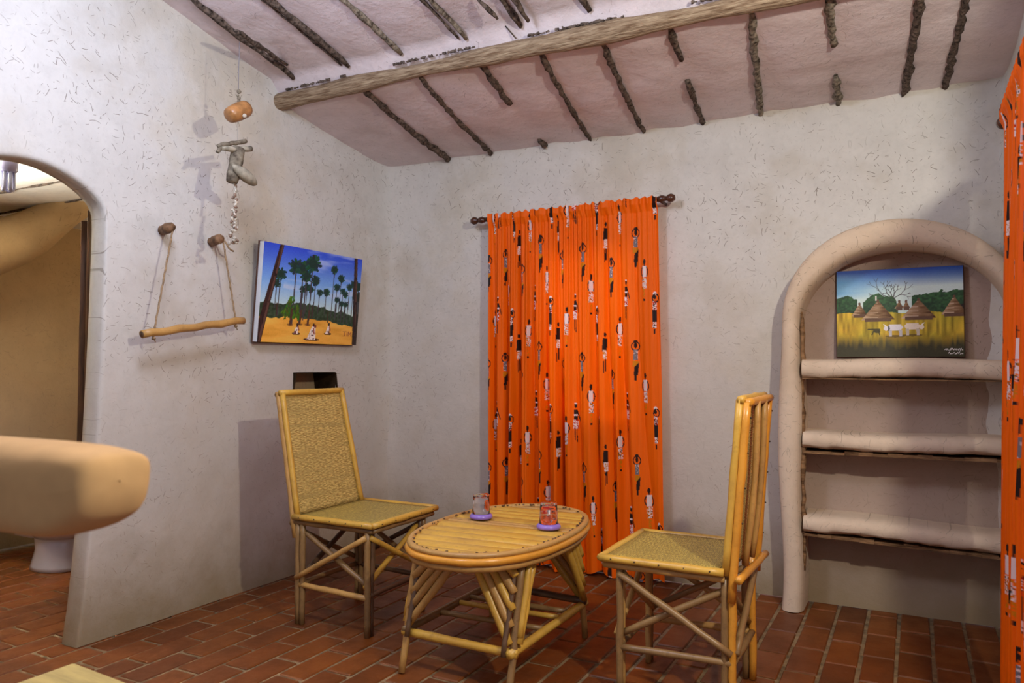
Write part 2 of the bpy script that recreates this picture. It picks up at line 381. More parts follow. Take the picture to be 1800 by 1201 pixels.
# left wall: near part (arched opening) as a U-shaped map, far part as a grid with the small recess
root_l = None
def left_wall():
    MS = 2.55
    # arch outline (Y,Z), from right foot over the top to the left foot
    pts = [(1.862, 0.0), (1.882, 0.15), (1.905, 0.4), (1.93, 0.8), (1.945, 1.2), (1.952, 1.5), (1.955, 1.68), (1.948, 1.732), (1.90, 1.775), (1.83, 1.815), (1.72, 1.850), (1.62, 1.852), (1.50, 1.83), (1.38, 1.76), (1.30, 1.64), (1.27, 1.5), (1.26, 1.1), (1.26, 0.6), (1.26, 0.0)]
    pts = np.array(pts); seg = np.r_[0, np.cumsum(np.hypot(*np.diff(pts, axis=0).T))]
    n = 150; t = np.linspace(0, seg[-1], n); A = np.stack([np.interp(t, seg, pts[:, 0]), np.interp(t, seg, pts[:, 1])], 1)
    for _ in range(2): A[1:-1] = (A[:-2]+2*A[1:-1]+A[2:])/4
    # outer boundary
    y0, y1 = -1.6, MS; corner = 1.62
    B = np.zeros_like(A)
    for i in range(n):
        f = t[i]/seg[-1]
        k1, k2 = 0.36, 0.62
        if f < k1: B[i] = (y1, f/k1*ceil_z(y1))
        elif f < k2: yy = y1+(y0-y1)*(f-k1)/(k2-k1); B[i] = (yy, ceil_z(yy))
        else: B[i] = (y0, ceil_z(y0)*(1-(f-k2)/(1-k2)))
    B[:, 1] += np.where(B[:, 1] > 0.01, 0.04, 0)*(np.minimum(1, B[:, 1]))
    rows = []
    dvec = A - np.array([1.60, 0.9]); dvec /= np.linalg.norm(dvec, axis=1)[:, None]; dvec[:, 1] = np.where(A[:, 1] < 1.2, 0, dvec[:, 1]); 
    for off, dep in ((0.03, 0.10), (0.0, 0.09), (-0.0, 0.06), (0.0, 0.032), (0.003, 0.012), (0.010, 0.003)):
        rows.append(np.stack([np.full(n, XL-dep), A[:, 0]+dvec[:, 0]*off, A[:, 1]+dvec[:, 1]*off], 1))
    A2 = A + dvec*0.020
    for s in np.linspace(0, 1, 36)**1.15:
        q = A2*(1-s)+B*s; rows.append(np.stack([np.full(n, XL)+wob(q[:, 0], q[:, 1], 3)*min(1, s*4+.2), q[:, 0], q[:, 1]], 1))
    P = np.stack(rows, 0); P[:, 0, 2] = 0; P[:, -1, 2] = 0
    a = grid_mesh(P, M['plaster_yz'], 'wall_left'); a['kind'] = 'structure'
    # far part
    Y = np.unique(np.r_[np.linspace(MS, 3.01, 12), np.linspace(3.01, 3.345, 9), np.linspace(3.345, 3.88, 13)])
    T = np.unique(np.r_[np.linspace(0, 0.93, 24), np.linspace(0.93, 1.055, 5), np.linspace(1.055, 2.8, 44)])
    yy, zz = np.meshgrid(Y, T, indexing='ij'); zt = np.minimum(zz, (ceil_z(yy)+0.04))
    X = XL + wob(yy, zt, 3)
    X = X + 0.10*np.exp(-np.maximum(0, 3.86-yy)/0.045)*0.6      # rounded corner to back wall
    P2 = np.stack([X, yy, zt], -1)
    yc = (Y[:-1]+Y[1:])/2; zc = (T[:-1]+T[1:])/2
    hole = ((yc > 3.01) & (yc < 3.345))[:, None] & ((zc > 0.93) & (zc < 1.055))[None, :]
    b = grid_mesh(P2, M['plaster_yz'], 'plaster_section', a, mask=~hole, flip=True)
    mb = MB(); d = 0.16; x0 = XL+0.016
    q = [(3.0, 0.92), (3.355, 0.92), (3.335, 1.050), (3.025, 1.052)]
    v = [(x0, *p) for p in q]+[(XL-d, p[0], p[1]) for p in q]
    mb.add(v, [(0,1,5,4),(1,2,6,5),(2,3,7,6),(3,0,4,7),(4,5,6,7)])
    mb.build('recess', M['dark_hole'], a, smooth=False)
    return a
left_wall()

# back wall with the window opening behind the curtain
WX0, WX1, WZ0, WZ1 = -1.80, -1.28, 0.85, 1.70
X = np.unique(np.r_[np.linspace(-2.95, WX0, 32), np.linspace(WX0, WX1, 14), np.linspace(WX1, 0.5, 46)])
T = np.unique(np.r_[np.linspace(0, WZ0, 22), np.linspace(WZ0, WZ1, 22), np.linspace(WZ1, 2.36, 17)])
xx, zz = np.meshgrid(X, T, indexing='ij')
yy = YB + wob(xx, zz, 11) - 0.05*np.exp(-np.maximum(0, xx+2.88)/0.06) - 0.05*np.exp(-np.maximum(0, 0.40-xx)/0.08) - 0.02*np.exp(-np.maximum(0, 2.33-zz)/0.05)
yy += 0.012*fbm(xx*0.6, zz*2.6, 31, 1.0)*np.clip((zz-2.0)*4, 0, 1)
xc = (X[:-1]+X[1:])/2; zc = (T[:-1]+T[1:])/2
hole = ((xc > WX0) & (xc < WX1))[:, None] & ((zc > WZ0) & (zc < WZ1))[None, :]
wb = grid_mesh(np.stack([xx, yy, zz], -1), M['plaster_xz'], 'wall_back', mask=~hole, flip=False); wb['kind'] = 'structure'
mb = MB()
for a, b in (((WX0-.02, YB-.0, WZ0-.04), (WX1+.02, YB+.2, WZ0)), ((WX0-.02, YB, WZ1), (WX1+.02, YB+.2, WZ1+.04)), ((WX0-.04, YB, WZ0-.04), (WX0, YB+.2, WZ1+.04)), ((WX1, YB, WZ0-.04), (WX1+.04, YB+.2, WZ1+.04))): mb.box(a, b)
mb.build('window_reveal', M['plaster_xz'], wb, smooth=False)
win = empty('window_1', ((WX0+WX1)/2, YB+.12, WZ0)); win['kind'] = 'structure'
hw = (WX1-WX0)/2; hh = WZ1-WZ0
mb = MB(); mb.box((-hw, 0, 0), (-hw+.04, .04, hh)).box((hw-.04, 0, 0), (hw, .04, hh)).box((-hw+.04, 0, 0), (hw-.04, .04, .04)).box((-hw+.04, 0, hh-.04), (hw-.04, .04, hh)).box((-.015, 0, .04), (.015, .04, hh-.04))
mb.build('window_frame', M['door_wood'], win, smooth=False)

# right wall (ends at the wide doorway the photograph was taken from)
Y = np.linspace(1.95, 3.95, 50); T = np.linspace(0, 1, 50)
yy, tt = np.meshgrid(Y, T, indexing='ij'); zz = tt*(ceil_z(yy)+0.04)
xx = XR + wob(yy, zz, 17) - 0.05*np.exp(-np.maximum(0, 3.86-yy)/0.06)
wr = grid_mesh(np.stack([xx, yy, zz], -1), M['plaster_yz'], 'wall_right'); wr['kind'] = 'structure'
MB().box((XR+0.004, 1.93, 0), (XR+0.2, 1.95, 2.7)).build('wall_end', M['plaster_xz'], wr, smooth=False)
# ceiling
X = np.linspace(-3.0, 1.6, 130); Y = np.unique(np.r_[np.linspace(-1.6, 2.0, 40), np.linspace(2.0, 3.95, 90)])
xx, yy = np.meshgrid(X, Y, indexing='ij')
zz = ceil_z(yy) + 0.010*fbm(xx, yy, 23, 2.2) + 0.004*fbm(xx, yy, 29, 9)
RAFT_LO = [(-2.36, -2.44), (-2.03, -2.15), (-1.70, -1.81), (-1.41, -1.54), (-1.13, -1.24), (-0.84, -0.93), (-0.53, -0.65), (-0.26, -0.30), (0.045, -0.03), (0.19, 0.13)]
RAFT_HI = [(-2.73, -2.74), (-2.41, -2.39), (-2.11, -2.08), (-1.76, -1.73), (-1.48, -1.46), (-1.17, -1.15), (-0.85, -0.85)]
# slightly swollen plaster between the rafters
lo = yy > 2.9
phase = np.zeros_like(xx)
xr = np.array([(-0.5*(a+b))*-1 for a, b in RAFT_LO]); 
dist = np.min(np.abs(xx[..., None]-xr[None, None, :]), -1)
zz -= 0.012*np.clip(dist/0.15, 0, 1)**0.6
ce = grid_mesh(np.stack([xx, yy, zz], -1), M['plaster_ceil'], 'ceiling', flip=True); ce['kind'] = 'structure'

def rough_stick(p0, p1, r, mat, parent, n=16, name='rafter', wig=0.0028, zoff=None, gaps=()):
    mb = MB(); p0 = Vector(p0); p1 = Vector(p1)
    pts = []; rad = []
    for i in range(n+1):
        f = i/n; p = p0.lerp(p1, f); p = p + Vector((random.uniform(-wig, wig), 0, random.uniform(-wig, wig)*0.5))
        if zoff: p.z = ceil_z(p.y) + zoff
        pts.append(p); rad.append(r*(0.8+0.4*random.random())*(0.75 if i in (0, n) else 1))
    cur = []; cr = []
    for i, (p, q) in enumerate(zip(pts, rad)):
        f = i/n
        if any(a < f < b for a, b in gaps):
            if len(cur) > 1: mb.tube(cur, cr, 7, 0.42)
            cur, cr = [], []
        else: cur.append(p); cr.append(q)
    if len(cur) > 1: mb.tube(cur, cr, 7, 0.42)
    return mb.build(name, mat, parent)
for i, (a, b) in enumerate(RAFT_LO):
    gaps = {2: [(0.42, 0.86)], 5: [(0.30, 0.46)], 7: [(0.38, 0.63)]}.get(i, [])
    y0 = 2.93 if i < 7 else (2.96 if i == 7 else 2.95)
    rough_stick((a, y0, 0), (b, 3.84, 0), [0.018, 0.013, 0.017, 0.012, 0.013, 0.013, 0.015, 0.016, 0.016, 0.014][i], M['bark'] if i in (0, 2, 3) else M['bark_grey'] if i in (6, 7) else M['bark'], ce, 26, zoff=-0.011, gaps=gaps)
for i, (a, b) in enumerate(RAFT_HI):
    rough_stick((a+(a-b)*1.6, 0.9, 0), (b, 2.85, 0), [0.016, 0.017, 0.014, 0.011, 0.014, 0.013, 0.013][i], M['bark_grey'] if i in (2, 3) else M['bark'], ce, 34, zoff=-0.012)
    if i in (1, 3): rough_stick((a-0.02, 2.3, 0), (b-0.035, 2.84, 0), 0.006, M['bark'], ce, 14, zoff=-0.016)
rough_stick((-2.545, 2.30, 2.52), (-2.70, 2.76, 2.562), 0.011, M['bark'], ce, 12, name='broken_twig')
rough_stick((-1.54, 2.62, ceil_z(2.62)-.03), (-1.50, 2.72, ceil_z(2.72)-.06), 0.008, M['bark'], ce, 5, name='broken_twig')
rough_stick((-1.40, 2.62, ceil_z(2.62)-.02), (-1.40, 2.80, ceil_z(2.80)-.04), 0.012, M['bark'], ce, 5, name='broken_twig')

# the log beam
mb = MB(); pts = []; rad = []
for i in range(60):
    f = i/59; x = -2.99+(1.6+2.99)*f
    z = 2.449 + 0.012*math.sin(f*7.5) - 0.004 + 0
    pts.append((x, 2.885+0.012*math.sin(f*5+1), z)); rad.append(0.036+0.006*math.sin(f*21)+0.004*math.sin(f*47+1)+0.004*f)
mb.tube(pts, rad, 14, 0.07)
beam = mb.build('roof_beam', M['log'])
tag(beam, 'long rough pale log beam crossing under the ceiling rafters', 'beam')
mb = MB().tube([(-1.49, 2.865, 2.49), (-1.53, 2.84, 2.545)], 0.003, 5); mb.build('twig', M['bark'], beam)
mb = MB()
for i in range(420):
    x = random.uniform(-2.8, 0.3); zz_ = 2.474+.011*math.sin((x+2.93)/4.53*7.5)+.004; 
    if math.sin(x*9) < -0.35: continue
    mb.box((x, 2.853, zz_), (x+random.uniform(.006, .022), 2.859, zz_+random.uniform(.004, .011)), 0.0025)
o = mb.build('bark_edge', M['bark'], beam, smooth=False); o['kind'] = 'stuff'

# floor: mortar bed, bricks as parts
BX0, BW, BL, J = -0.3155, 0.1217, 0.262, 0.0135
MBx = MB().box((-4.9, -1.6, -0.06), (1.6, 4.02, -0.0065))
fl = MBx.build('floor', M['mortar'], smooth=False); fl['kind'] = 'structure'
def proj(p):
    v = Vector(p) - Vector((0, 0, CH)); d = v.dot(Fw)
    if d < 0.1: return None
    return 900+F_PX*v.dot(R2)/d, 600.5-F_PX*v.dot(U2)/d, d
def brick_bm(seed):
    r = random.Random(seed); bm = bmesh.new(); bmesh.ops.create_cube(bm, size=1)
    for v in bm.verts:
        v.co.x *= BW-J; v.co.y *= BL-J; v.co.z *= 0.03
        v.co.x += r.uniform(-.002, .002); v.co.y += r.uniform(-.003, .003)
    bmesh.ops.bevel(bm, geom=[e for e in bm.edges if all(v.co.z > 0 for v in e.verts)] + [e for e in bm.edges if abs(e.verts[0].co.z-e.verts[1].co.z) > .01], offset=0.004, segments=1, affect='EDGES')
    me = bpy.data.meshes.new('brick'); bm.to_mesh(me); bm.free(); me.materials.append(M['brick']); return me
brick_meshes = [brick_bm(i) for i in range(6)]
cells = []
for i in range(-38, 17):
    x = BX0 + BW*(i+0.5)
    off = (0.5 if i % 2 else 0.0)*BL + 0.35*math.sin(i*2.1)*0.04
    for j in range(-6, 17):
        y = j*BL + off + 0.07
        if y > 4.0 or y < -1.5 or x > 1.5: continue
        if x < -4.75: continue
        p = proj((x, y, 0)); vis = False; a = 0
        if p and -60 < p[0] < 1860 and p[1] < 1240 and y < 3.95 and x < 0.45:
            vis = True; a = 1/p[2]**3
            if x < -2.95 and (p[0] > 150 or p[1] < 930): vis = False
            if -2.95 <= x and y > 3.95: vis = False
        cells.append((vis, a, x, y))
cells.sort(key=lambda c: (-c[0], -c[1]))
rest = MB()
for k, (vis, a, x, y) in enumerate(cells):
    z = -0.0165 + random.uniform(-0.0018, 0.0012)
    if vis and k < 300:
        o = bpy.data.objects.new('brick', brick_meshes[k % 6]); COL.objects.link(o); o.parent = fl
        o.location = (x+random.uniform(-.001, .001), y, z); o.rotation_euler = (random.uniform(-.004, .004), random.uniform(-.006, .006), random.uniform(-.006, .006))
    else:
        rest.box((x-(BW-J)/2, y-(BL-J)/2, z-.015), (x+(BW-J)/2, y+(BL-J)/2, z+.015), 0.001)
o = rest.build('brick_remainder', M['brick'], fl, smooth=False); o['kind'] = 'stuff'

# bathroom shell
def flat_wall(name, fn, nu, nv, mat, flip=False):
    u, v = np.meshgrid(np.linspace(0, 1, nu), np.linspace(0, 1, nv), indexing='ij')
    o = grid_mesh(fn(u, v), mat, name, flip=flip); o['kind'] = 'structure'; return o
BXF = -4.78
bcz = lambda x: 1.97 + 0.03*(x-BXF)
flat_wall('wall_bathroom', lambda u, v: np.stack([BXF+wob(u*3.6, v*2.2, 41, .02), 0.2+u*3.5, v*2.3], -1), 50, 30, M['plaster_bath'])
flat_wall('wall_bathroom_side', lambda u, v: np.stack([BXF-.05+u*(-3.03-BXF+.05), 3.62+0*u, v*2.6], -1), 20, 20, M['plaster_bath_x'])
flat_wall('wall_bathroom_end', lambda u, v: np.stack([BXF-.05+u*(-3.03-BXF+.05), 0.25+0*u, v*2.6], -1), 20, 20, M['plaster_bath_x'])
flat_wall('wall_bathroom_near', lambda u, v: np.stack([-3.035+0*u, 1.99+u*1.75, v*2.7], -1), 10, 10, M['plaster_bath'])
flat_wall('ceiling_bathroom', lambda u, v: np.stack([BXF-.1+u*(-2.95-BXF+.1), 0.15+v*3.55, bcz(BXF-.1+u*(-2.95-BXF+.1))+.004*vnoise(u*20, v*30)], -1), 20, 30, M['bath_ceil'])
cb = bpy.data.objects['ceiling_bathroom']
for yv in (1.62, 1.92, 2.22, 2.52, 2.82):
    mb = MB(); n = 24
    mb.tube([(BXF+.0+(1.75)*i/n, yv+random.uniform(-.004, .004)+0.1*i/n, bcz(BXF+1.75*i/n)-.004) for i in range(n+1)], [0.006*random.uniform(.5, 1.5) for i in range(n+1)], 6, .2)
    mb.build('rafter', M['bark'], cb)
def px_pt(x, y, X_):
    d = (R2*(x-900)/F_PX - U2*(y-600.5)/F_PX + Fw); return Vector((0, 0, CH))+d*(X_/d.x)
bt = MB().tube([px_pt(-160, 470, -4.6), px_pt(-70, 455, -4.55), px_pt(0, 432, -4.5), px_pt(50, 415, -4.45), px_pt(85, 390, -4.3), px_pt(120, 368, -4.2), px_pt(150, 352, -4.1), px_pt(200, 335, -4.0)], [.16, .16, .15, .14, .11, .09, .085, .09], 16, 0.04)
bt = bt.build('clay_beam', M['plaster_bath']); tag(bt, 'rounded clay-plastered beam under the bright bathroom ceiling', 'beam')
bt.modifiers.new('s', 'SUBSURF').levels = 1

# wooden door leaf standing open behind the arch
door = empty('door_1', (-3.07, 2.0, 0), 0); door['kind'] = 'structure'
dv = Vector((-3.07, 2.0, 0)).normalized(); sd = Vector((dv.y, -dv.x, 0))
def slab(mb, a, b, c, d, z0, z1):   # along dv from a to b, across sd from c to d
    P = []
    for z in (z0, z1):
        for t, s in ((a, c), (b, c), (b, d), (a, d)):
            q = dv*t+sd*s; P.append((q.x, q.y, z))
    mb.add(P, [(0,3,2,1),(4,5,6,7),(0,1,5,4),(1,2,6,5),(2,3,7,6),(3,0,4,7)])
m1 = MB(); slab(m1, 0, 0.06, -0.0, 0.05, 0.0, 1.745); m1.build('door_frame_post', M['door_wood'], door, smooth=False, bevel=.004)
for k in range(5):
    m1 = MB(); slab(m1, 0.10+k*.13, 0.225+k*.13, -0.024, 0.006, 0.01, 1.715); m1.build('plank', M['door_wood'], door, smooth=False, bevel=.003)
m1 = MB(); slab(m1, -.012, 0.0, 0.012, 0.022, 1.38, 1.47); m1.build('door_bolt', simple('dull_metal', (.10, .08, .06), .4, .5, .2), door, smooth=False)

# toilet
toi = empty('toilet', (-4.12, 2.56, 0), 0)
def oval_loft(levels, seg=28):
    mb = MB(); v = []; f = []
    for (cx, rx, ry, z) in levels:
        for k in range(seg):
            a = 2*PI*k/seg; v.append((cx+rx*math.cos(a), ry*math.sin(a), z))
    for i in range(len(levels)-1):
        for k in range(seg):
            a = i*seg+k; b = i*seg+(k+1) % seg; f.append((a, b, b+seg, a+seg))
    f.append(tuple(reversed(range(seg)))); f.append(tuple(range((len(levels)-1)*seg, len(levels)*seg)))
    return mb.add(v, f)
oval_loft([(0, .16, .13, 0), (0, .155, .125, .02), (.0, .135, .105, .10), (0, .14, .11, .17)]).build('pedestal', M['porcelain'], toi)
oval_loft([(0, .14, .11, .165), (.02, .19, .15, .21), (.04, .235, .18, .28), (.05, .25, .185, .36), (.05, .25, .185, .385)]).build('bowl', M['porcelain'], toi)
oval_loft([(.05, .25, .188, .387), (.05, .255, .19, .395), (.05, .25, .186, .41), (.05, .20, .15, .418)]).build('seat_lid', M['porcelain'], toi)
MB().box((-.42, -.19, .30), (-.23, .19, .56)).build('tank', M['porcelain'], toi, bevel=.02)
MB().box((-.43, -.2, .562), (-.22, .2, .59)).build('tank_lid', M['porcelain'], toi, bevel=.01)
MB().lathe([(.02, .59), (.02, .605), (0, .605)], (-.32, 0, 0), 16).build('flush_button', M['porcelain'], toi)
MB().box((-.28, -.1, .15), (-.1, .1, .37)).build('bowl_neck', M['porcelain'], toi, bevel=.03)
tag(toi, 'white toilet on the dark brick floor beyond the arched doorway', 'toilet')

# hanging compact bulb
bulb = empty('hanging_bulb', (-3.38, 1.850, 1.965)); tag(bulb, 'unlit pale tube bulb hanging beyond the arched doorway', 'bulb')
MB().lathe([(0.002, 0.02), (.018, .018), (.03, 0.0), (.034, -.02), (.034, -.052), (.028, -.058), (0, -.058)], (0, 0, 0), 20).build('bulb_holder', M['bulb_base'], bulb)
for k in range(3):
    a = k*2*PI/3+.4; c, s = .018*math.cos(a), .018*math.sin(a); tx, ty = -math.sin(a)*.010, math.cos(a)*.010
    MB().tube([(c-tx, s-ty, -.055), (c-tx, s-ty, -.125), (c-tx*.5, s-ty*.5, -.137), (c+tx*.5, s+ty*.5, -.137), (c+tx, s+ty, -.125), (c+tx, s+ty, -.055)], .0065, 8).build('glass_tube', M['bulb_glass'], bulb)
MB().tube([(0, 0, .018), (0, 0, 0.05)], .003, 6).build('cord', M['thread'], bulb)

# ------------------------------------------------------------------ arched clay shelf unit
shelf = empty('wall_shelf', (-0.06, YB, 0)); tag(shelf, 'arched clay shelf unit with three thick shelves against the right of the back wall', 'shelf')
def arch_unit():
    ox, yf = -0.06, 3.63
    n = 90
    def outl(aL, aR, b, zc, nn):
        P = []
        for i in range(nn):
            f = i/(nn-1)
            if f < 0.36: P.append((aL, zc*f/0.36))
            elif f < 0.80:
                th = PI*(1-(f-0.36)/0.44); cx = (aL+aR)/2; P.append((cx+(aR-aL)/2*math.cos(th), zc+b*math.sin(th)))
            else: P.append((aR, zc*(1-(f-0.80)/0.20)))
        return np.array(P)
    O = outl(-0.545, 0.40, 0.42, 1.31, n); I = outl(-0.452, 0.345, 0.305, 1.30, n)
    I[:, 0] = np.where(I[:, 0] < -.3, I[:, 0]+0.006*np.sin(I[:, 1]*9), I[:, 0])
    O[:, 0] = np.where(O[:, 0] < -.3, O[:, 0]+0.012*np.sin(O[:, 1]*5+1)-0.010*np.exp(-O[:, 1]/.15), O[:, 0])
    rows = []
    prof = [(0.0, 3.86), (0.0, 3.70), (0.02, 3.655), (0.10, 3.638), (0.25, 3.628), (0.45, 3.622), (0.65, 3.624), (0.82, 3.632), (0.93, 3.650), (1.0, 3.68), (1.0, 3.86)]
    for s, y in prof:
        q = O*(1-s)+I*s; rows.append(np.stack([q[:, 0], y+0.006*fbm(q[:, 0], q[:, 1], 51, 3)*(y < 3.7), q[:, 1]], 1))
    P = np.stack(rows, 0); P[..., 0] -= ox; P[..., 1] -= YB
    grid_mesh(P, M['plaster_niche'], 'arch_surround', shelf)
    # back panel
    xb, zb = np.meshgrid(np.linspace(-0.47, 0.37, 40), np.linspace(0, 1.66, 60), indexing='ij')
    zb = zb/1.66*np.minimum(1.66, 1.31+0.36*np.sqrt(np.clip(1-((xb+.06)/.44)**2, 0, 1)))
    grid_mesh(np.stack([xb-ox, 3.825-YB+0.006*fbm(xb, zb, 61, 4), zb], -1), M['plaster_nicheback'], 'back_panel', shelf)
    # shelves
    for zt, th, sag, rise in ((1.13, .085, .005, 0.0), (.80, .075, -.004, .0), (.435, .075, .02, .0)):
        nx = 40; xs = np.linspace(-.447, .352, nx); loop = [(3.83, zt), (3.70, zt), (3.655, zt-.004), (3.635, zt-.014), (3.625, zt-.03), (3.624, zt-.055), (3.632, zt-th+.012), (3.65, zt-th+.002), (3.70, zt-th), (3.83, zt-th)]
        P = np.zeros((nx, len(loop), 3))
        for i, x in enumerate(xs):
            dz = -sag*(x+.45)/.8+0.004*math.sin(x*9+zt*7); jj = 0.006*math.sin(x*17+zt*11)
            for j, (y, z) in enumerate(loop):
                zz_ = z+dz+((0.006*vnoise(x*25, j*.8, 3)) if j in (6, 7, 5) else 0)
                P[i, j] = (x-ox, y-YB+(jj if 1 < j < 8 else 0), zz_)
        grid_mesh(P, M['plaster_niche'], 'shelf', shelf, flip=True)
        # exposed board under the plaster
        mb = MB(); nseg = 14
        for k in range(nseg):
            x0 = -.445+.79*k/nseg; x1 = x0+.79/nseg; d0 = -sag*(x0+.45)/.8; d1 = -sag*(x1+.45)/.8; t = .012+random.uniform(-.003, .005) if zt < 1 else .006
            zz0 = zt-th-.012+(0.004 if zt > 1 else -.008)
            yv = 3.642+random.uniform(-.006, .006)
            mb.add([(x0-ox, yv-YB, zz0+d0), (x1-ox, yv-YB, zz0+d1), (x1-ox, 3.82-YB, zz0+d1), (x0-ox, 3.82-YB, zz0+d0), (x0-ox, yv-YB, zz0+d0+t), (x1-ox, yv-YB, zz0+d1+t), (x1-ox, 3.82-YB, zz0+d1+t), (x0-ox, 3.82-YB, zz0+d0+t)], [(0,3,2,1),(4,5,6,7),(0,1,5,4),(1,2,6,5),(2,3,7,6),(3,0,4,7)])
        mb.build('shelf_board', M['board'], shelf, smooth=False)
    # exposed upright at left inner edge
    mb = MB(); pts = [(-.449-ox+random.uniform(-.004, .003), 3.672-YB+random.uniform(-.003, .003), z) for z in np.linspace(.18, 1.34, 34)]
    mb.tube(pts, [0.009*random.uniform(.7, 1.5)*(0.4 if i in (0, 33) else 1) for i in range(34)], 6, 0.25)
    mb.build('upright_post', M['board'], shelf)
arch_unit()

# ------------------------------------------------------------------ curtains
ORANGE = np.array(lin((244, 103, 0))); BLK = np.array(lin((40, 24, 22))); WHT = np.array(lin((235, 215, 215))); GRY = np.array(lin((120, 112, 118))); MUS = np.array(lin((205, 125, 12))); RED = np.array(lin((196, 40, 20)))
def ell(x, z, cx, cz, rx, rz): return ((x-cx)/rx)**2+((z-cz)/rz)**2 < 1
def ring(x, z, cx, cz, rx, rz, t):
    d = np.sqrt(((x-cx)/rx)**2+((z-cz)/rz)**2); return np.abs(d-1)*min(rx, rz) < t
def seg_(x, z, a, b, t):
    ax, az = a; bx, bz = b; dx, dz = bx-ax, bz-az; h = np.clip(((x-ax)*dx+(z-az)*dz)/(dx*dx+dz*dz), 0, 1)
    return np.hypot(x-ax-h*dx, z-az-h*dz) < t
def figures(s, z, pitch=0.054, per=0.58):
    C = np.broadcast_to(ORANGE, s.shape+(3,)).copy()
    pat = vnoise(s*260, z*230, 3); pat2 = vnoise(s*300, z*260, 8)
    ci = np.floor(s/pitch).astype(int); lx0 = (s-(ci+0.5)*pitch)/1.05
    offs = [0.10, 0.37, 0.20, 0.03, 0.47, 0.28, 0.55]
    types = [3, 0, 1, 2, 4, 0, 1]
    for dc in (0,):
        for t in range(7):
            m0 = (ci % 7) == t
            zz = np.mod(z-offs[t]-0.06*((ci//7) % 2), per)
            for typ, z0 in ((types[t], 0.0), ((types[t]+3) % 5, 9)):
                lz = zz-z0; m = m0 & (lz > 0) & (lz < 0.225); x = lx0
                if z0 > 5: continue
                def P(mask, c): C[m & mask] = c
                if typ == 0:
                    P(ring(x, lz, 0, .183, .019, .022, .0026) & (lz > .160), BLK); P(ell(x, lz, 0, .188, .0075, .015), BLK); P(ell(x, lz, 0, .208, .010, .008), BLK)
                    P((np.abs(x) < .0095+(.166-lz)*.02) & (lz > .112) & (lz < .167), GRY); P((np.abs(x) < .010) & (lz > .112) & (lz < .167) & (pat > .55), WHT)
                    P((np.abs(x) < .014) & (lz > .080) & (lz < .108), MUS); P((np.abs(x-.003+(.06-lz)*.08) < .010) & (lz > .035) & (lz < .084+x), BLK); P((np.abs(x+.001) < .005) & (lz > .008) & (lz < .04), BLK)
                elif typ == 1:
                    P(ring(x, lz, 0, .152, .0185, .028, .0026) & (np.abs(x) > .008), BLK); P(ell(x, lz, 0, .203, .0068, .014), BLK); P((np.abs(x) < .003) & (lz > .178) & (lz < .195), BLK)
                    P((np.abs(x) < .0105) & (lz > .125) & (lz < .182), WHT); mm = (np.abs(x) < .0115) & (lz > .066) & (lz < .122); P(mm & (pat > -.1), WHT); P(mm & (pat < -.4), MUS); P(mm & (pat2 > .55), BLK)
                    P((np.abs(x) < .005) & (lz > .02) & (lz < .066) & (pat > .0), MUS); P((np.abs(x) < .005) & (lz > .003) & (lz < .014), BLK)
                elif typ == 2:
                    P(ell(x, lz, 0, .209, .0085, .010), WHT); P(ring(x, lz, .004, .186, .014, .020, .0024), BLK); P(ell(x, lz, 0, .191, .007, .011), BLK)
                    mm = (np.abs(x) < .0085) & (lz > .125) & (lz < .172); P(mm, BLK*1.6); P(mm & (pat > .1), WHT); P(mm & (pat2 > .3), RED)
                    P((np.abs(x) < .010) & (lz > .065) & (lz < .126), BLK); mm = (np.abs(x) < .008) & (lz > .035) & (lz < .065); P(mm & (pat > -.2), WHT); P(mm & (pat < -.3), BLK); P((np.abs(x) < .004) & (lz > .005) & (lz < .03), BLK)
                elif typ == 3:
                    P(ell(x, lz, 0, .203, .007, .014), BLK); P(ell(x, lz, 0, .213, .007, .004), WHT); P((np.abs(x) < .010) & (lz > .128) & (lz < .180), BLK); P((np.abs(x) < .010) & (lz > .148) & (lz < .156), WHT)
                    P(seg_(x, lz, (.008, .176), (.025, .115), .0024), BLK); mm = (np.abs(x) < .0125) & (lz > .080) & (lz < .128); P(mm, RED); P(mm & (pat > -.1), WHT)
                    P((np.abs(x+.005) < .0025) & (lz > .02) & (lz < .08) & (pat2 > -.6), BLK); P((np.abs(x-.005) < .0025) & (lz > .01) & (lz < .08) & (pat > -.6), BLK)
                else:
                    P(ell(x, lz, 0, .205, .0065, .012), BLK); P((np.abs(x) < .0105) & (lz > .125) & (lz < .186), BLK); P(seg_(x, lz, (-.009, .18), (-.013, .12), .0022), BLK)
                    mm = (np.abs(x) < .010) & (lz > .078) & (lz < .125); P(mm & (pat > -.2), WHT); P(mm & (pat < -.2), MUS); P((np.abs(x-.002) < .0042) & (lz > .015) & (lz < .078), BLK); P((np.abs(x+.006) < .002) & (lz > .005) & (lz < .07), BLK)
    wv = 1+0.05*vnoise(s*400, z*15, 5)
    return C*wv[..., None]

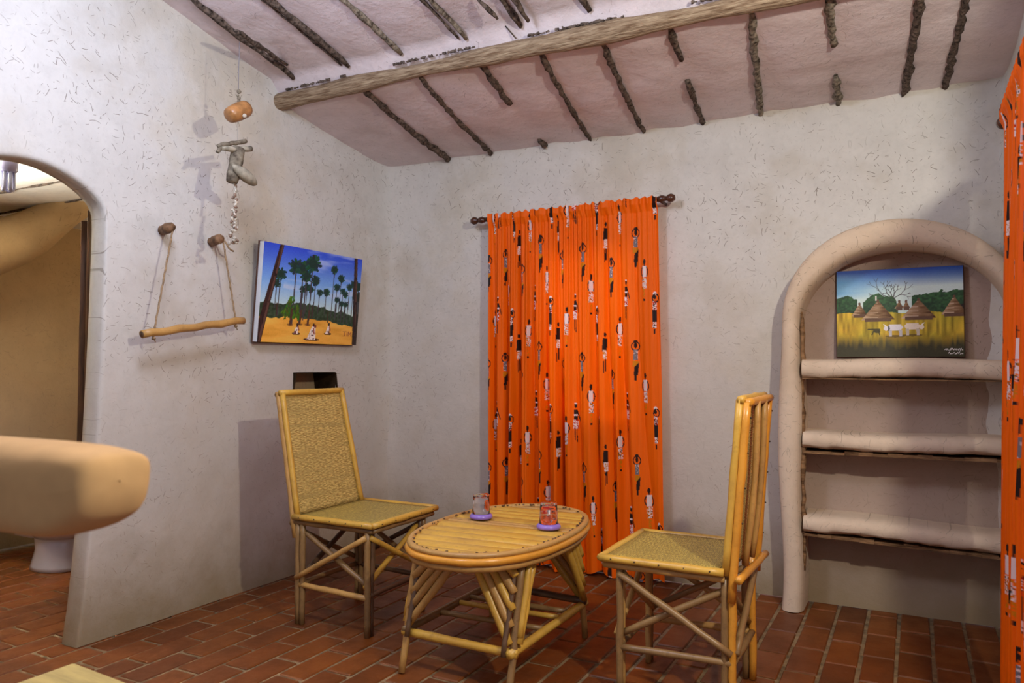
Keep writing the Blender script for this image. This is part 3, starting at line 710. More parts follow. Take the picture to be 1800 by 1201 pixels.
def curtain_surface(U, V, W, Hh, seed, flare, nfold):
    """U 0..1 along rod, V 0 top ..1 bottom. returns along, out, z"""
    u, v = np.meshgrid(U, V, indexing='ij')
    low = np.clip(v*1.6, 0, 1)
    ph = u*nfold*2*PI + 3.4*vnoise(u*3.2, v*0.8, seed) + 2.2*vnoise(u*6, v*0.4, seed+4)
    a1 = 2.1*np.abs(np.sin(ph/2))**0.8-1.25
    amp = (0.010+0.026*low)*(0.75+0.6*vnoise(u*5, v*0+2, seed+2))
    fine = 0.006*np.sin(u*nfold*3.1*2*PI+3*vnoise(u*9, v*.5, seed+9))*(1-low*0.75)
    out = a1*amp + fine
    return u, v, out
def cloth_arc(al, out):
    mid = out.shape[1]//2
    d = np.hypot(np.diff(al[:, mid]), np.diff(out[:, mid])*0.8); s = np.r_[0, np.cumsum(d)]
    return s
# curtain over the window
nu, nv = 430, 760
U = np.linspace(0, 1, nu); V = np.linspace(0, 1, nv)
u, v, out = curtain_surface(U, V, .98, 1.9, 3, 0, 11.0)
xl = -2.122+0.012*v; xr2 = -1.141+0.035*v
# right part hangs smoother, deep pleat left of centre
flat = np.clip((u-0.60)/0.15, 0, 1); out = out*(1-0.55*flat)
bul = sum(np.exp(-((u-c_)/.022)**2) for c_ in (.415, .49, .335, .262, .21, .15, .835, .765))*0.022*np.clip(v*1.4-.3, 0, 1)
out = out + bul
pl = np.exp(-((u-(0.455-0.01*v))/0.013)**2)*np.clip(v*1.5-.35, 0, 1)*0.095
pl += np.exp(-((u-(0.30))/0.012)**2)*np.clip(v*1.3-.4, 0, 1)*0.07 + np.exp(-((u-(0.18))/0.012)**2)*np.clip(v*1.4-.5, 0, 1)*0.06 + np.exp(-((u-0.80)/0.02)**2)*np.clip(v*1.2-.1, 0, 1)*0.018
al = xl+(xr2-xl)*u + 0.006*np.sin(u*60+v*2)*v; out = out*(1+.35*np.clip((.62-u)*6, 0, 1)*np.clip(v*3, 0, 1))
zt = 1.952 - 0.010*(1-u); hem = 0.018+0.012*np.sin(u*41)
zz = zt+(hem-zt)*v
yy = 3.748 - out + pl + 0.004
top = np.exp(-v*1.95/0.02)   # ruffle above the rod
zz = zz + top*0.006*np.sin(u*130+2*vnoise(u*30, u*0, 4))
pocket = np.exp(-((v*1.95-0.028)/0.018)**2); yy = yy*(1-pocket*.0)
near = np.clip(1-(v*1.95-.032)/0.04, 0, 1); yy = yy*(1-near)+(3.734 + 0.007*np.sin(u*130+3*vnoise(u*25, u*0, 2)))*near
yy = np.minimum(yy, 3.828)
s = cloth_arc(al, yy); sg = np.broadcast_to(s[:, None], u.shape)
C = figures(sg + 0.018*np.sin(3*v) - 0.235 + 0.9, zz)
cur1 = grid_mesh(np.stack([al, yy, zz], -1), M['cloth'], 'curtain', colors=C)
tag(cur1, 'orange curtain printed with walking figures, hanging on the back wall behind the cane table', 'curtain')

def rod(name, a, b, label, r=0.013, fr=0.023):
    a = Vector(a); b = Vector(b); d = (b-a).normalized(); ax = 'x' if abs(d.x) > .5 else 'y'
    t = MB().tube([a, a.lerp(b, .5), b], r, 12); o = t.build(name, M['dark_wood'], None)
    tag(o, label, 'curtain rod')
    for e, sg_ in ((a, -1), (b, 1)):
        prof = [(0.0, fr*1.9), (fr*.6, fr*1.75), (fr, fr*1.0), (fr*.85, fr*.35), (r*.9, 0), (r*.9, -fr*.3), (fr*.75, -fr*.7), (fr*.82, -fr*1.3), (r, -fr*2.2)]
        prof = [(p, h*sg_) for p, h in prof]; 
        if sg_ > 0: prof = prof[::-1]
        MB().lathe(prof, e, 18, ax).build('finial', M['dark_wood'], o)
    return o
r1 = rod('curtain_rod', (-2.20, 3.755, 1.920), (-1.095, 3.755, 1.938), 'dark turned wooden curtain rod on the back wall above the window')
for xx_ in (-2.165, -1.125):
    MB().tube([(xx_, 3.755, 1.925), (xx_, 3.85, 1.925)], 0.008, 8).build('bracket', M['dark_wood'], r1)

# curtain at the right
nu, nv = 300, 620
U = np.linspace(0, 1, nu); V = np.linspace(0, 1, nv)
u, v, out = curtain_surface(U, V, .9, 1.95, 8, 0, 9)
al = 3.02-0.90*u - 0.01*v
near = np.clip(1-(v*1.95-.032)/0.04, 0, 1)
bulge = 0.0
xx = 0.276 + out*0.6 - 0.036*v; xx = xx*(1-near)+(0.262+0.004*np.sin(u*110))*near
xx = np.minimum(xx, 0.345)
zt = 1.956; zz = zt+(0.02-zt)*v + np.exp(-v*1.95/.02)*0.007*np.sin(u*110)
s = cloth_arc(al, xx)
C = figures(np.broadcast_to(s[:, None], u.shape)+0.045+v*.01, zz+.2)
cur2 = grid_mesh(np.stack([xx, al, zz], -1), M['cloth'], 'curtain', colors=C)
tag(cur2, 'orange printed curtain on the right wall, cut off by the picture edge', 'curtain')
r2 = rod('curtain_rod', (0.281, 2.05, 1.935), (0.281, 3.075, 1.935), 'dark wooden curtain rod on the right wall, its knob by the upper right corner')
MB().tube([(0.281, 3.04, 1.935), (0.37, 3.04, 1.935)], 0.008, 8).build('bracket', M['dark_wood'], r2)

# ------------------------------------------------------------------ paintings (colours painted on a fine mesh)
def canvas(w_, h_, c): return np.broadcast_to(np.array(c, float), (w_, h_, 3)).copy()
def pset(A, m, c, a=1.0): A[m] = A[m]*(1-a)+np.array(c, float)*a
def srgb2lin(A):
    A = np.clip(A, 0, 255)/255.; return np.where(A <= .04045, A/12.92, ((A+.055)/1.055)**2.4)
def crown(A, X, Y, cx, cy, r, ang, c, k=18, ln=1.0, rr=None):
    for i in range(k):
        a = ang+2*PI*i/k+rr.uniform(-.15, .15); L = r*rr.uniform(.7, 1.15)*ln
        ex, ey = cx+math.cos(a)*L*.85, cy+math.sin(a)*L
        cc = tuple(q*rr.uniform(.6, 1.3) for q in c)
        pset(A, seg_(X, Y, (cx, cy), (ex, ey), r*.16), cc)
    pset(A, ell(X, Y, cx, cy, r*.5, r*.6), tuple(q*.8 for q in c))
def paint1():
    W, Hh = 300, 200; asp = 1.5
    X, Y = np.meshgrid(np.linspace(0, 1, W), np.linspace(0, 1, Hh), indexing='ij')   # Y 0 bottom..1 top
    rr = random.Random(2)
    top = np.array((38, 70, 205.)); mid = np.array((110, 160, 225.)); low = np.array((190, 215, 215.))
    t = np.clip((Y-.35)/.65, 0, 1)[..., None]; A = np.where(t < .45, low+(mid-low)*(t/.45), mid+(top-mid)*((t-.45)/.55))
    cl = fbm(X*2.2, Y*9, 4, 1.5); k = np.clip((cl-.15)*2, 0, .65)*(Y > .5)*(X > .2); A = A*(1-k[..., None])+np.array((185, 200, 240.))*k[..., None]
    sand = Y < .30-.13*np.clip(X-.6, 0, 1); n = fbm(X*3, Y*10, 9, 1.5)[..., None]
    A = np.where(sand[..., None], np.array((222, 160, 60.))+n*np.array((25, 28, 25.)), A)
    n2 = fbm(X*8, Y*6, 14, 2)
    bush = (Y > .26-.13*np.clip(X-.6, 0, 1)+.02*n2) & (Y < .41-.10*np.clip(X-.45, 0, 1)+.045*n2-.02*np.sin(X*9))
    A = np.where(bush[..., None], np.array((42, 62, 42.))+18*vnoise(X*60, Y*50, 3)[..., None], A)
    def tree(x, yb, yt, r, c=(22, 60, 52), tr=.004):
        pset(A, seg_(X, Y, (x, yb), (x+.006, yt), tr), (58, 52, 60)); crown(A, X, Y, x+.006, yt, r, .3, c, rr=rr, k=20)
    for x, yb, yt, r in ((.16, .28, .70, .055), (.13, .35, .60, .04), (.38, .30, .57, .035), (.42, .32, .60, .04), (.46, .3, .58, .035), (.55, .33, .56, .035), (.62, .33, .57, .04), (.66, .3, .83, .0), (.69, .3, .83, .045), (.73, .25, .64, .038), (.77, .25, .74, .042), (.74, .3, .50, .03), (.80, .25, .6, .035), (.83, .25, .57, .035), (.87, .25, .66, .035), (.915, .25, .70, .04), (.79, .3, .46, .03), (.84, .3, .46, .03), (.97, .3, .68, .05), (.50, .3, .68, .05), (.96, .3, .55, .05)):
        if r: tree(x, yb, yt, r)
    for x, yt, r, yb in ((.30, .80, .075, .20), (.37, .79, .07, .2), (.405, .72, .06, .25), (.46, .86, .085, .22)): tree(x, yb, yt, r, tr=.006)
    for i in range(60):
        x = .22+rr.random()*.15; y = .28+rr.random()*.26*(1-abs(x-.295)/.1); pset(A, seg_(X, Y, (x, y), (x+rr.uniform(-.03, .03), y-.04), .006), (35+rr.randint(0, 40), 75+rr.randint(0, 40), 20))
    for x, b in ((.285, .19), (.375, .20), (.455, .20)): pset(A, seg_(X, Y, (x, b), (x+.01, .35), .010), (72, 45, 35)); pset(A, ell(X, Y, x, b, .03, .012), (95, 60, 35), .7)
    pset(A, seg_(X, Y, (.15, .27), (.15, .40), .006), (60, 40, 30)); pset(A, seg_(X, Y, (.49, .27), (.49, .4), .005), (60, 40, 30)); pset(A, seg_(X, Y, (.66, .24), (.66, .36), .005), (60, 40, 30))
    # three clothed figures
    for x, y, hgt, wd in ((.345, .10, .09, .022), (.665, .115, .10, .022), (.50, .045, .15, .045)):
        pset(A, ell(X, Y, x+.005, y, wd*1.8, .014), (60, 25, 15))
        tri = (Y > y) & (Y < y+hgt) & (np.abs(X-x-(Y-y)*.15) < wd*(1.0-(Y-y)/hgt*.65)); pset(A, tri, (232, 214, 205)); pset(A, tri & (vnoise(X*120, Y*60, 2) > .25), (95, 60, 65))
        pset(A, ell(X, Y, x+hgt*.13, y+hgt*1.05, .010, .018), (45, 20, 18)); pset(A, seg_(X, Y, (x+.02, y+hgt*.8), (x+.03, y+hgt*.4), .006), (150, 70, 50))
    pset(A, ell(X, Y, .535, .19, .012, .018), (120, 50, 35))
    # near trunks
    for a, b, r0, r1_ in (((-.005, .0), (.165, 1.02), .035, .018), ((.975, -.02), (.925, 1.02), .024, .018)):
        h = np.clip((Y-a[1])/(b[1]-a[1]), 0, 1); cx = a[0]+(b[0]-a[0])*h; r = r0+(r1_-r0)*h; d = (X-cx)/r
        pset(A, np.abs(d) < 1, (48, 28, 26)); pset(A, (d > .2) & (d < .8), (84, 58, 50)); pset(A, (np.abs(d) < 1) & (vnoise(X*90, Y*25, 6) > .4), (30, 18, 20))
    pset(A, (X > .955) & (Y < .62) & (np.abs(X-.985) < .03) & (X > .975), (35, 30, 28), .8)
    for p, q in (((.84, .10), (.86, .10)), ((.86, .10), (.86, .15)), ((.84, .15), (.875, .15)), ((.885, .10), (.885, .15)), ((.90, .10), (.90, .15)), ((.90, .15), (.915, .12)), ((.915, .12), (.93, .15)), ((.93, .15), (.93, .10))): pset(A, seg_(X, Y, p, q, .004), (165, 95, 50))
    A += 5*vnoise(X*200, Y*150, 7)[..., None]
    A = A*1.10+6
    return srgb2lin(A)
def paint2():
    W, Hh = 260, 200; X, Y = np.meshgrid(np.linspace(0, 1, W), np.linspace(0, 1, Hh), indexing='ij'); rr = random.Random(4)
    t = np.clip((Y-.80)/.2+.25*fbm(X*1.5, Y*3, 2)-.1*(X-.3), 0, 1)[..., None]
    A = np.array((188, 205, 200.))*(1-t)+np.array((28, 62, 140.))*t
    k = np.clip((Y-.9)*6-.3*X, 0, .6)[..., None]*0+np.clip((.16-np.abs(Y-.80-.05*X))*6, 0, .55)[..., None]*np.clip(.5-X, 0, .5)[..., None]*2; A = A*(1-k)+np.array((35, 115, 190.))*k
    # bare tree
    def br(x, y, a, L, th, d):
        ex, ey = x+math.cos(a)*L*.75, y+math.sin(a)*L; pset(A, seg_(X, Y, (x, y), (ex, ey), th), (62, 58, 62))
        if d: 
            for da in (-.5, .45): br(ex, ey, a+da+rr.uniform(-.25, .25), L*rr.uniform(.6, .85), th*.75, d-1)
    for a, L in ((.5, .095), (1.3, .075), (1.9, .075), (2.75, .125), (2.4, .09)): br(.46, .66, a, L*.92, .0040, 3)
    pset(A, seg_(X, Y, (.46, .5), (.46, .68), .008), (70, 62, 58))
    # bushes
    n = fbm(X*7, Y*7, 5, 2)
    g = (Y < .70-.02+.05*n) & (X < .17) | (Y < .725-((X-.35)/.14)**2*.12+.05*n) & (np.abs(X-.36) < .14) | (Y < .66+.10*np.clip((X-.6)/.4, 0, 1)+.06*n) & (X > .61)
    g &= Y > .42; A = np.where(g[..., None], np.array((32, 62, 34.))+np.clip(22*vnoise(X*70, Y*60, 8)+14*(Y-.5)*5, -25, 40)[..., None]*np.array((.6, 1, .5)), A)
    pset(A, (X > .9) & (Y < .52+.2*(X-.9)*3) & (Y > .42), (30, 28, 22))
    # grass field
    fld = Y < .50+.01*np.sin(X*20); gn = vnoise(X*55, Y*7, 9); gg = fbm(X*4, Y*4, 12, 1.3)
    c = np.array((168, 138, 34.))+gn[..., None]*np.array((38, 34, 14.))+gg[..., None]*np.array((30, 10, 8.)); dk = np.clip((.24+.05*gn-Y)/.14+.25*gg, 0, 1)[..., None]; c = c*(1-dk)+np.array((52, 48, 26.))*dk
    A = np.where(fld[..., None], c, A)
    # huts
    for x, yb, wv, hv in ((.19, .47, .065, .14), (.51, .545, .035, .08), (.565, .545, .03, .08), (.34, .42, .14, .22), (.66, .43, .14, .21), (.93, .46, .10, .20)):
        h = (Y-yb)/hv; half = wv*(1-np.clip(h, 0, 1)**1.0)*.95+.003; m = (h > 0) & (h < 1) & (np.abs(X-x) < half)
        base = np.array((122, 92, 62.))+28*vnoise(X*20, Y*90, 4)[..., None]-45*np.clip((X-x)/wv, -1, 1)[..., None]; A = np.where(m[..., None], base, A)
        pset(A, (np.abs(Y-yb) < .02) & (np.abs(X-x) < wv*.75), (88, 62, 45)); pset(A, m & (np.abs(np.mod(h*4, 1)-.5) < .08) & (X < x), (175, 150, 125))
        pset(A, ell(X, Y, x, yb+hv, .010, .018), (92, 62, 45))
    pset(A, seg_(X, Y, (.325, .645), (.325, .69), .006), (210, 205, 195))
    # cattle
    for x, y, c in ((.475, .30, (205, 200, 205)), (.61, .31, (215, 200, 180))):
        pset(A, ell(X, Y, x, y-.07, .08, .014), (80, 62, 20), .7)
        pset(A, ell(X, Y, x, y+.03, .062, .036), c); pset(A, (np.abs(X-x) < .05) & (np.abs(Y-y-.03) < .034), c)
        for dx in (-.045, -.033, .036, .048): pset(A, seg_(X, Y, (x+dx, y), (x+dx+.002, y-.065), .006), tuple(q*.85 for q in c))
        sg = -1 if x < .5 else 1; pset(A, ell(X, Y, x+sg*.072, y+.02, .018, .026), c); pset(A, seg_(X, Y, (x+sg*.066, y+.04), (x+sg*.09, y+.065), .004), (225, 220, 215))
    pset(A, ell(X, Y, .425, .32, .008, .03), (70, 75, 80)); 
    pset(A, seg_(X, Y, (.26, .31), (.35, .31), .008), (58, 52, 20)); pset(A, ell(X, Y, .33, .29, .028, .02), (62, 55, 22)); pset(A, seg_(X, Y, (.29, .25), (.31, .31), .005), (58, 52, 20)); pset(A, seg_(X, Y, (.35, .25), (.345, .31), .005), (58, 52, 20))
    # signature strokes
    x = .855
    for i in range(11):
        pset(A, seg_(X, Y, (x, .065+rr.uniform(0, .01)), (x+.009, .065+rr.uniform(.005, .028)), .003), (215, 210, 205)); x += .0125
    x = .88
    for i in range(9):
        pset(A, seg_(X, Y, (x, .025+rr.uniform(0, .012)), (x+.009, .025+rr.uniform(.005, .028)), .003), (215, 210, 205)); x += .0125
    A = A*1.12+3+4*vnoise(X*180, Y*150, 17)[..., None]
    return srgb2lin(A)
def make_painting(name, A, width, height, th, M_, label, side, back):
    root = empty(name, (0, 0, 0)); root.matrix_world = M_; tag(root, label, 'painting')
    W, Hh = A.shape[:2]; x, z = np.meshgrid(np.linspace(0, width, W), np.linspace(0, height, Hh), indexing='ij')
    grid_mesh(np.stack([x, -0.0006+0*x, z], -1), M['painting'], 'canvas_front', root, colors=A)
    MB().box((0, 0, 0), (width, th, height)).build('canvas_edge', side, root, smooth=False)
    MB().box((-.004, th, -.006), (width+.004, th+.008, height+.003)).build('backing_board', back, root, smooth=False)
    return root
# local x = to the right along the picture, y = into the wall, z = up
def frame_m(o, xd, up):
    xd = Vector(xd).normalized(); up = Vector(up); up = (up-xd*up.dot(xd)).normalized(); yd = up.cross(xd)
    m = Matrix((xd, yd, up)).transposed().to_4x4(); m.translation = Vector(o); return m
make_painting('painting', paint1(), 0.745, 0.49, 0.028, frame_m((-2.828, 2.712, 1.207), (0, 1, 0), (0.042, 0.012, 0.49)), 'painting of tall palms and robed figures on yellow sand, on the left wall', M['white_edge'], M['back_edge'])
make_painting('painting', paint2(), 0.500, 0.392, 0.012, frame_m((-0.312, 3.765, 1.137), (1, 0, 0), (0, 0.028, 0.39)), 'painting of thatched huts and white cattle leaning on the top clay shelf', M['back_edge'], M['back_edge'])

# ------------------------------------------------------------------ cane furniture
def pole(p, q, r, mat, parent, name, n=7, wig=0.0015, seg=8, noise=0.03, squash=1):
    p = Vector(p); q = Vector(q); pts = []; rad = []
    k = random.randint(2, n-2) if n > 4 else 99
    for i in range(n+1):
        t = p.lerp(q, i/n)+Vector((random.uniform(-wig, wig), random.uniform(-wig, wig), random.uniform(-wig, wig)*.5)) if 0 < i < n else p.lerp(q, i/n)
        pts.append(t); rad.append(r*(1.10 if i == k else 1.0)*(1+random.uniform(-.03, .03)))
    return MB().tube(pts, rad, seg, noise, squash=squash).build(name, mat, parent)

def make_chair(loc, rz, label, P):
    ch = empty('cane_chair', loc, rz); tag(ch, label, 'chair')
    xf, xb = P['xf'], P['xb']; y0, y1 = P['ly']; sy0, sy1 = P['sy']; sx0, sx1 = P['sx']; ht = P['top']; lean = P['lean']
    zs = 0.432
    c1, c2, c3 = P['mats']
    # woven seat and frame
    nx, ny = 12, 12
    X, Y = np.meshgrid(np.linspace(sx0+.012, sx1-.012, nx), np.linspace(sy0+.012, sy1-.012, ny), indexing='ij')
    seat = grid_mesh(np.stack([X-.0, Y, 0.456-0.006*np.sin((X-sx0)/(sx1-sx0)*PI)*np.sin((Y-sy0)/(sy1-sy0)*PI)], -1), M['weave_seat'], 'woven_seat', ch)
    so = seat.modifiers.new('t', 'SOLIDIFY'); so.thickness = .006
    for a, b in (((sx1, sy0), (sx1, sy1)), ((sx0, sy0), (sx1, sy0)), ((sx0, sy1), (sx1, sy1))):
        pole((*a, .450), (*b, .450), .0145, M[c1], ch, 'seat_rail', squash=.9)
    for a, b in (((sx1-.01, sy0+.015), (sx1-.01, sy1-.015)), ((sx0, sy0+.012), (sx1-.01, sy0+.012)), ((sx0, sy1-.012), (sx1-.01, sy1-.012))):
        pole((*a, .426), (*b, .426), .011, M[c2], ch, 'under_rail')
    # legs: paired canes
    def leg(x, y, dx, dy, top, mat, mat2):
        pole((x, y, 0), (x, y, top), .0125, M[mat], ch, 'leg', wig=.002)
        pole((x+dx, y+dy, 0), (x+dx, y+dy, .43), .012, M[mat2], ch, 'leg', wig=.002)
    leg(xf, y0, .0, .024, .43, P['legm'][0], P['legm'][1]); leg(xf, y1, -.0, -.024, .43, P['legm'][0], P['legm'][1])
    leg(xb, y0, .024, .0, .43, P['legm'][2], P['legm'][0]); leg(xb, y1, .024, .0, .43, P['legm'][2], P['legm'][0])
    # back: side posts, rails, slats, woven panel
    bx = P['bx']
    def bp(y, f, dx=0): return (bx-lean*f+dx, y, 0.44+(ht-0.44)*f)
    by0, by1 = sy0+.015, sy1-.015; ty0, ty1 = by0+P['tap'], by1-P['tap']
    def bpt(y0_, y1_, f, dx=0): return bp(y0_+(y1_-y0_)*f, f, dx)
    for yb_, yt_ in ((by0, ty0), (by1, ty1)):
        pole(bpt(yb_, yt_, 0, .010), bpt(yb_, yt_, 1, .010), .0125, M[c1], ch, 'back_rail', wig=.001)
        pole(bpt(yb_, yt_, -.15, -.014), bpt(yb_, yt_, .985, -.012), .0135, M[P['post']], ch, 'back_post', n=9, wig=.0015)
    pole(bp(ty0-.012, 1.0, .006), bp(ty1+.012, 1.0, .006), .0135, M[c1], ch, 'top_rail'); pole(bp(ty0-.01, .985, -.016), bp(ty1+.01, .985, -.016), .013, M[P['post']], ch, 'top_rail')
    ns = P['ns']
    for k in range(ns):
        f = (k+1)/(ns+1); yb_ = by0+(by1-by0)*(f*.86+.07); yt_ = ty0+(ty1-ty0)*f
        pts = [Vector(bpt(yb_, yt_, q, -.020-.010*math.sin(q*PI))) for q in np.linspace(0.0, .985, 9)]
        MB().tube(pts, [.0105*random.uniform(.92, 1.08) for _ in pts], 8, .04).build('back_slat', M[P['slat']], ch)
    pole((bx-.035, by0-P['cb'], .415), (bx-.035, by1+P['cb'], .435), .0125, M[c2 if not P.get('crossm') else P['crossm']], ch, 'back_crossbar')
    Yb, Fb = np.meshgrid(np.linspace(0, 1, 14), np.linspace(0.02, .985, 26), indexing='ij')
    Yv = (by0+(by1-by0)*Yb)*(1-Fb)+(ty0+(ty1-ty0)*Yb)*Fb
    pan = grid_mesh(np.stack([bx-lean*Fb+.006-.004*np.sin(Yb*PI), Yv, .44+(ht-.44)*Fb], -1), M['weave_back'], 'woven_back', ch)
    so = pan.modifiers.new('t', 'SOLIDIFY'); so.thickness = .005
    # stretchers and crossed braces
    zl = .165
    ms = P['brace']
    pole((xf, y0, zl), (xf, y1, zl), .012, M[ms[3]], ch, 'stretcher'); pole((xb, y0, zl), (xb, y1, zl), .012, M[ms[1]], ch, 'stretcher')
    pole((xf, y0+.0, zl-.01), (xb, y0, zl), .0125, M[ms[0]], ch, 'stretcher'); pole((xf, y1, zl-.01), (xb, y1, zl), .012, M[ms[3]], ch, 'stretcher')
    def cross(pa, pb, m1, m2, o):
        (ax, ay), (bx_, by_) = pa, pb; o = Vector(o)
        pole(Vector((ax, ay, .40))+o, Vector((bx_, by_, zl+.03))+o, .0115, M[m1], ch, 'brace'); pole(Vector((bx_, by_, .40))-o, Vector((ax, ay, zl+.03))-o, .0115, M[m2], ch, 'brace')
    cross((xf, y0), (xb, y0), ms[0], ms[1], (0, -.012, 0)); cross((xf, y1), (xb, y1), ms[3], ms[1], (0, .012, 0))
    cross((xf, y0), (xf, y1), ms[2], ms[2], (.012, 0, 0)); cross((xb, y0), (xb, y1), ms[1], ms[3], (-.012, 0, 0))
    # nails
    mb = MB()
    for k in range(5):
        f = (k+.5)/5
        for yy_ in (sy0, sy1): 
            x = sx0+(sx1-sx0)*f; mb.ball((x, yy_+(-.0145 if yy_ == sy0 else .0145), .452), .003, seg=6, ring=4)
        mb.ball((sx1+.014, sy0+(sy1-sy0)*f, .452), .003, seg=6, ring=4)
        for yb_, yt_ in ((by0, ty0), (by1, ty1)):
            p = bpt(yb_, yt_, f, -.027); mb.ball(p, .0032, seg=6, ring=4)
    mb.build('nails', M['nail'], ch)['kind'] = 'stuff'
    return ch
make_chair((-2.14, 2.68, 0), 0, 'cane chair standing left of the table, woven seat and high woven back facing the viewer', dict(
    xf=.18, xb=-.19, ly=(-.20, .19), sy=(-.215, .245), sx=(-.205, .215), ns=3, cb=-.01, top=.972, lean=.115, tap=.02, bx=-.205, mats=('cane_yellow', 'cane_brown', 'cane_tan'), legm=('cane_brown', 'cane_dark', 'cane_brown'), post='cane_tan', slat='cane_tan', brace=('cane_tan', 'cane_brown', 'cane_yellow', 'cane_dark')))
make_chair((-0.70, 2.63, 0), PI, 'cane chair standing right of the table, seen from behind with open orange back slats', dict(
    xf=.185, xb=-.185, ly=(-.165, .165), sy=(-.265, .190), sx=(-.165, .245), ns=2, cb=.03, top=.99, lean=.045, tap=.012, bx=-.178, mats=('cane_yellow', 'cane_tan', 'cane_tan'), legm=('cane_brown', 'cane_tan', 'cane_orange'), post='cane_orange', slat='cane_tan', brace=('cane_tan', 'cane_brown', 'cane_tan', 'cane_brown'), crossm='cane_orange'))

# table
def make_table():
    C0 = (-1.415, 2.625); rot = math.radians(3.0); a, b, ex = .272, .462, 2.3
    t = empty('cane_table', (C0[0], C0[1], 0), rot); tag(t, 'low oval cane table with slatted yellow top between the two chairs', 'table')
    zt = .470
    def outline(k, s=1.0, n=72, off=0.0):
        th = 2*PI*k/n; c, s_ = math.cos(th), math.sin(th)
        return ((a+off)*math.copysign(abs(c)**(2/ex), c), (b+off)*math.copysign(abs(s_)**(2/ex), s_))
    def half(y):
        q = max(0, 1-abs(y/b)**ex)**(1/ex); return a*q
    # split-cane slats
    edges = []; y = -b+.006
    rr = random.Random(11)
    while y < b-.02:
        wv = rr.choice([.022, .03, .045, .07, .085, .05]); edges.append((y, min(b-.006, y+wv))); y += wv+.003
    for (ya, yb_) in edges:
        n = 6; up = []; mb = MB(); h = .003+rr.random()*.004; tilt = rr.uniform(-.004, .004)
        prof = [(0, -.004), (.12, h*.6), (.5, h), (.88, h*.6), (1, -.004)]
        v = []; m = 9
        for (f, hz) in prof:
            yy_ = ya+(yb_-ya)*f; hx = half(yy_)
            for i in range(m):
                v.append((-hx+2*hx*i/(m-1), yy_+tilt*(i/(m-1)-.5)*2, zt-.002+hz+rr.uniform(-.0005, .0005)))
        nv_ = len(v)
        v += [(p[0], p[1], zt-.014) for p in v[:m]]+[(p[0], p[1], zt-.014) for p in v[4*m:5*m]]
        f_ = []
        for r_ in range(4):
            for i in range(m-1): q = r_*m+i; f_.append((q, q+1, q+m+1, q+m))
        for i in range(m-1):
            f_.append((nv_+i, nv_+i+1, i+1, i)); f_.append((4*m+i, 4*m+i+1, nv_+m+i+1, nv_+m+i)); f_.append((nv_+i, nv_+m+i, nv_+m+i+1, nv_+i+1))
        mb.add(v, f_); mb.build('top_slat', M['cane_brown'] if yb_-ya < .025 else M['cane_tan'] if yb_-ya < .04 else M['cane_yellow'], t)
    def ringo(name, off, z, r, mat, n=72, sq=1.0):
        mb = MB(); pts = [outline(k, n=n, off=off) for k in range(n)]; v = []; f = []; seg = 8
        for k in range(n):
            p = Vector((*pts[k], z)); q = Vector((*pts[(k+1) % n], z)); o_ = Vector((*pts[k-1], z)); tt_ = (q-o_).normalized(); nrm = Vector((tt_.y, -tt_.x, 0))
            rr_ = r*(1+.06*math.sin(k*1.7)+(.1 if k % 19 == 0 else 0))
            for s_ in range(seg): 
                an = 2*PI*s_/seg; v.append(p+nrm*math.cos(an)*rr_+Vector((0, 0, 1))*math.sin(an)*rr_*sq)
        for k in range(n):
            for s_ in range(seg): f.append((k*seg+s_, ((k+1) % n)*seg+s_, ((k+1) % n)*seg+(s_+1) % seg, k*seg+(s_+1) % seg))
        mb.add(v, f); return mb.build(name, mat, t)
    ringo('top_rim', .006, zt+.000, .0125, M['cane_tan'], sq=.8); ringo('outer_rim', .013, zt-.020, .0135, M['cane_orange']); ringo('lower_rim', .002, zt-.043, .0135, M['cane_tan'])
    mb = MB()
    for k in range(90):
        p = outline(random.uniform(0, 72), off=random.uniform(-.008, -.002)); q_ = random.uniform(.0015, .004); mb.box((p[0]-q_, p[1]-q_, zt+.004), (p[0]+q_, p[1]+q_, zt+.0088), .002)
    mb.build('staples', M['cane_dark'], t, smooth=False)['kind'] = 'stuff'
    inv = Matrix.Rotation(-rot, 3, 'Z')
    def L(x, y, z): return inv @ Vector((x-C0[0], y-C0[1], 0)) + Vector((0, 0, z))
    foot = {('l', 'f'): (-1.632, 2.262), ('r', 'f'): (-1.195, 2.255), ('r', 'b'): (-1.19, 2.90), ('l', 'b'): (-1.635, 2.93)}
    ztop = zt-.045
    legs = {}
    for (sx, sy), (fx, fy) in foot.items():
        ty = fy+(.095 if sy == 'f' else -.085); legs[(sx, sy)] = (Vector((fx, fy)), Vector((fx, ty)))
        pole(L(fx, fy, 0), L(fx, ty, ztop), .013, M['cane_brown'] if (sx, sy) == ('r', 'f') else M['cane_tan'], t, 'leg')
        pole(L(fx+(.022 if sx == 'l' else -.022), fy, .13), L(fx+(.022 if sx == 'l' else -.022), ty, ztop), .010, M['cane_dark'], t, 'leg')
    def lp(key, z):   # point on leg at height z
        f, tt_ = legs[key]; q = f.lerp(tt_, z/ztop); return q
    zb = .135
    def bar(k1, k2, m, z=zb, ext=.015):
        a_ = lp(k1, z); b_ = lp(k2, z); d = (b_-a_).normalized(); pole(L(*(a_-d*ext), z), L(*(b_+d*ext), z), .0155, M[m], t, 'stretcher', wig=.001)
    bar(('l', 'f'), ('r', 'f'), 'cane_yellow'); bar(('r', 'f'), ('r', 'b'), 'cane_yellow', zb+.004, .03); bar(('l', 'b'), ('r', 'b'), 'cane_dark', zb+.02); bar(('l', 'f'), ('l', 'b'), 'cane_brown', zb+.01)
    for yv, mm in ((2.50, 'cane_brown'), (2.64, 'cane_yellow'), (2.72, 'cane_brown')):
        pole(L(-1.62, yv, zb+.012), L(-1.20, yv+.02, zb+.012), .0105, M[mm], t, 'cross_bar')
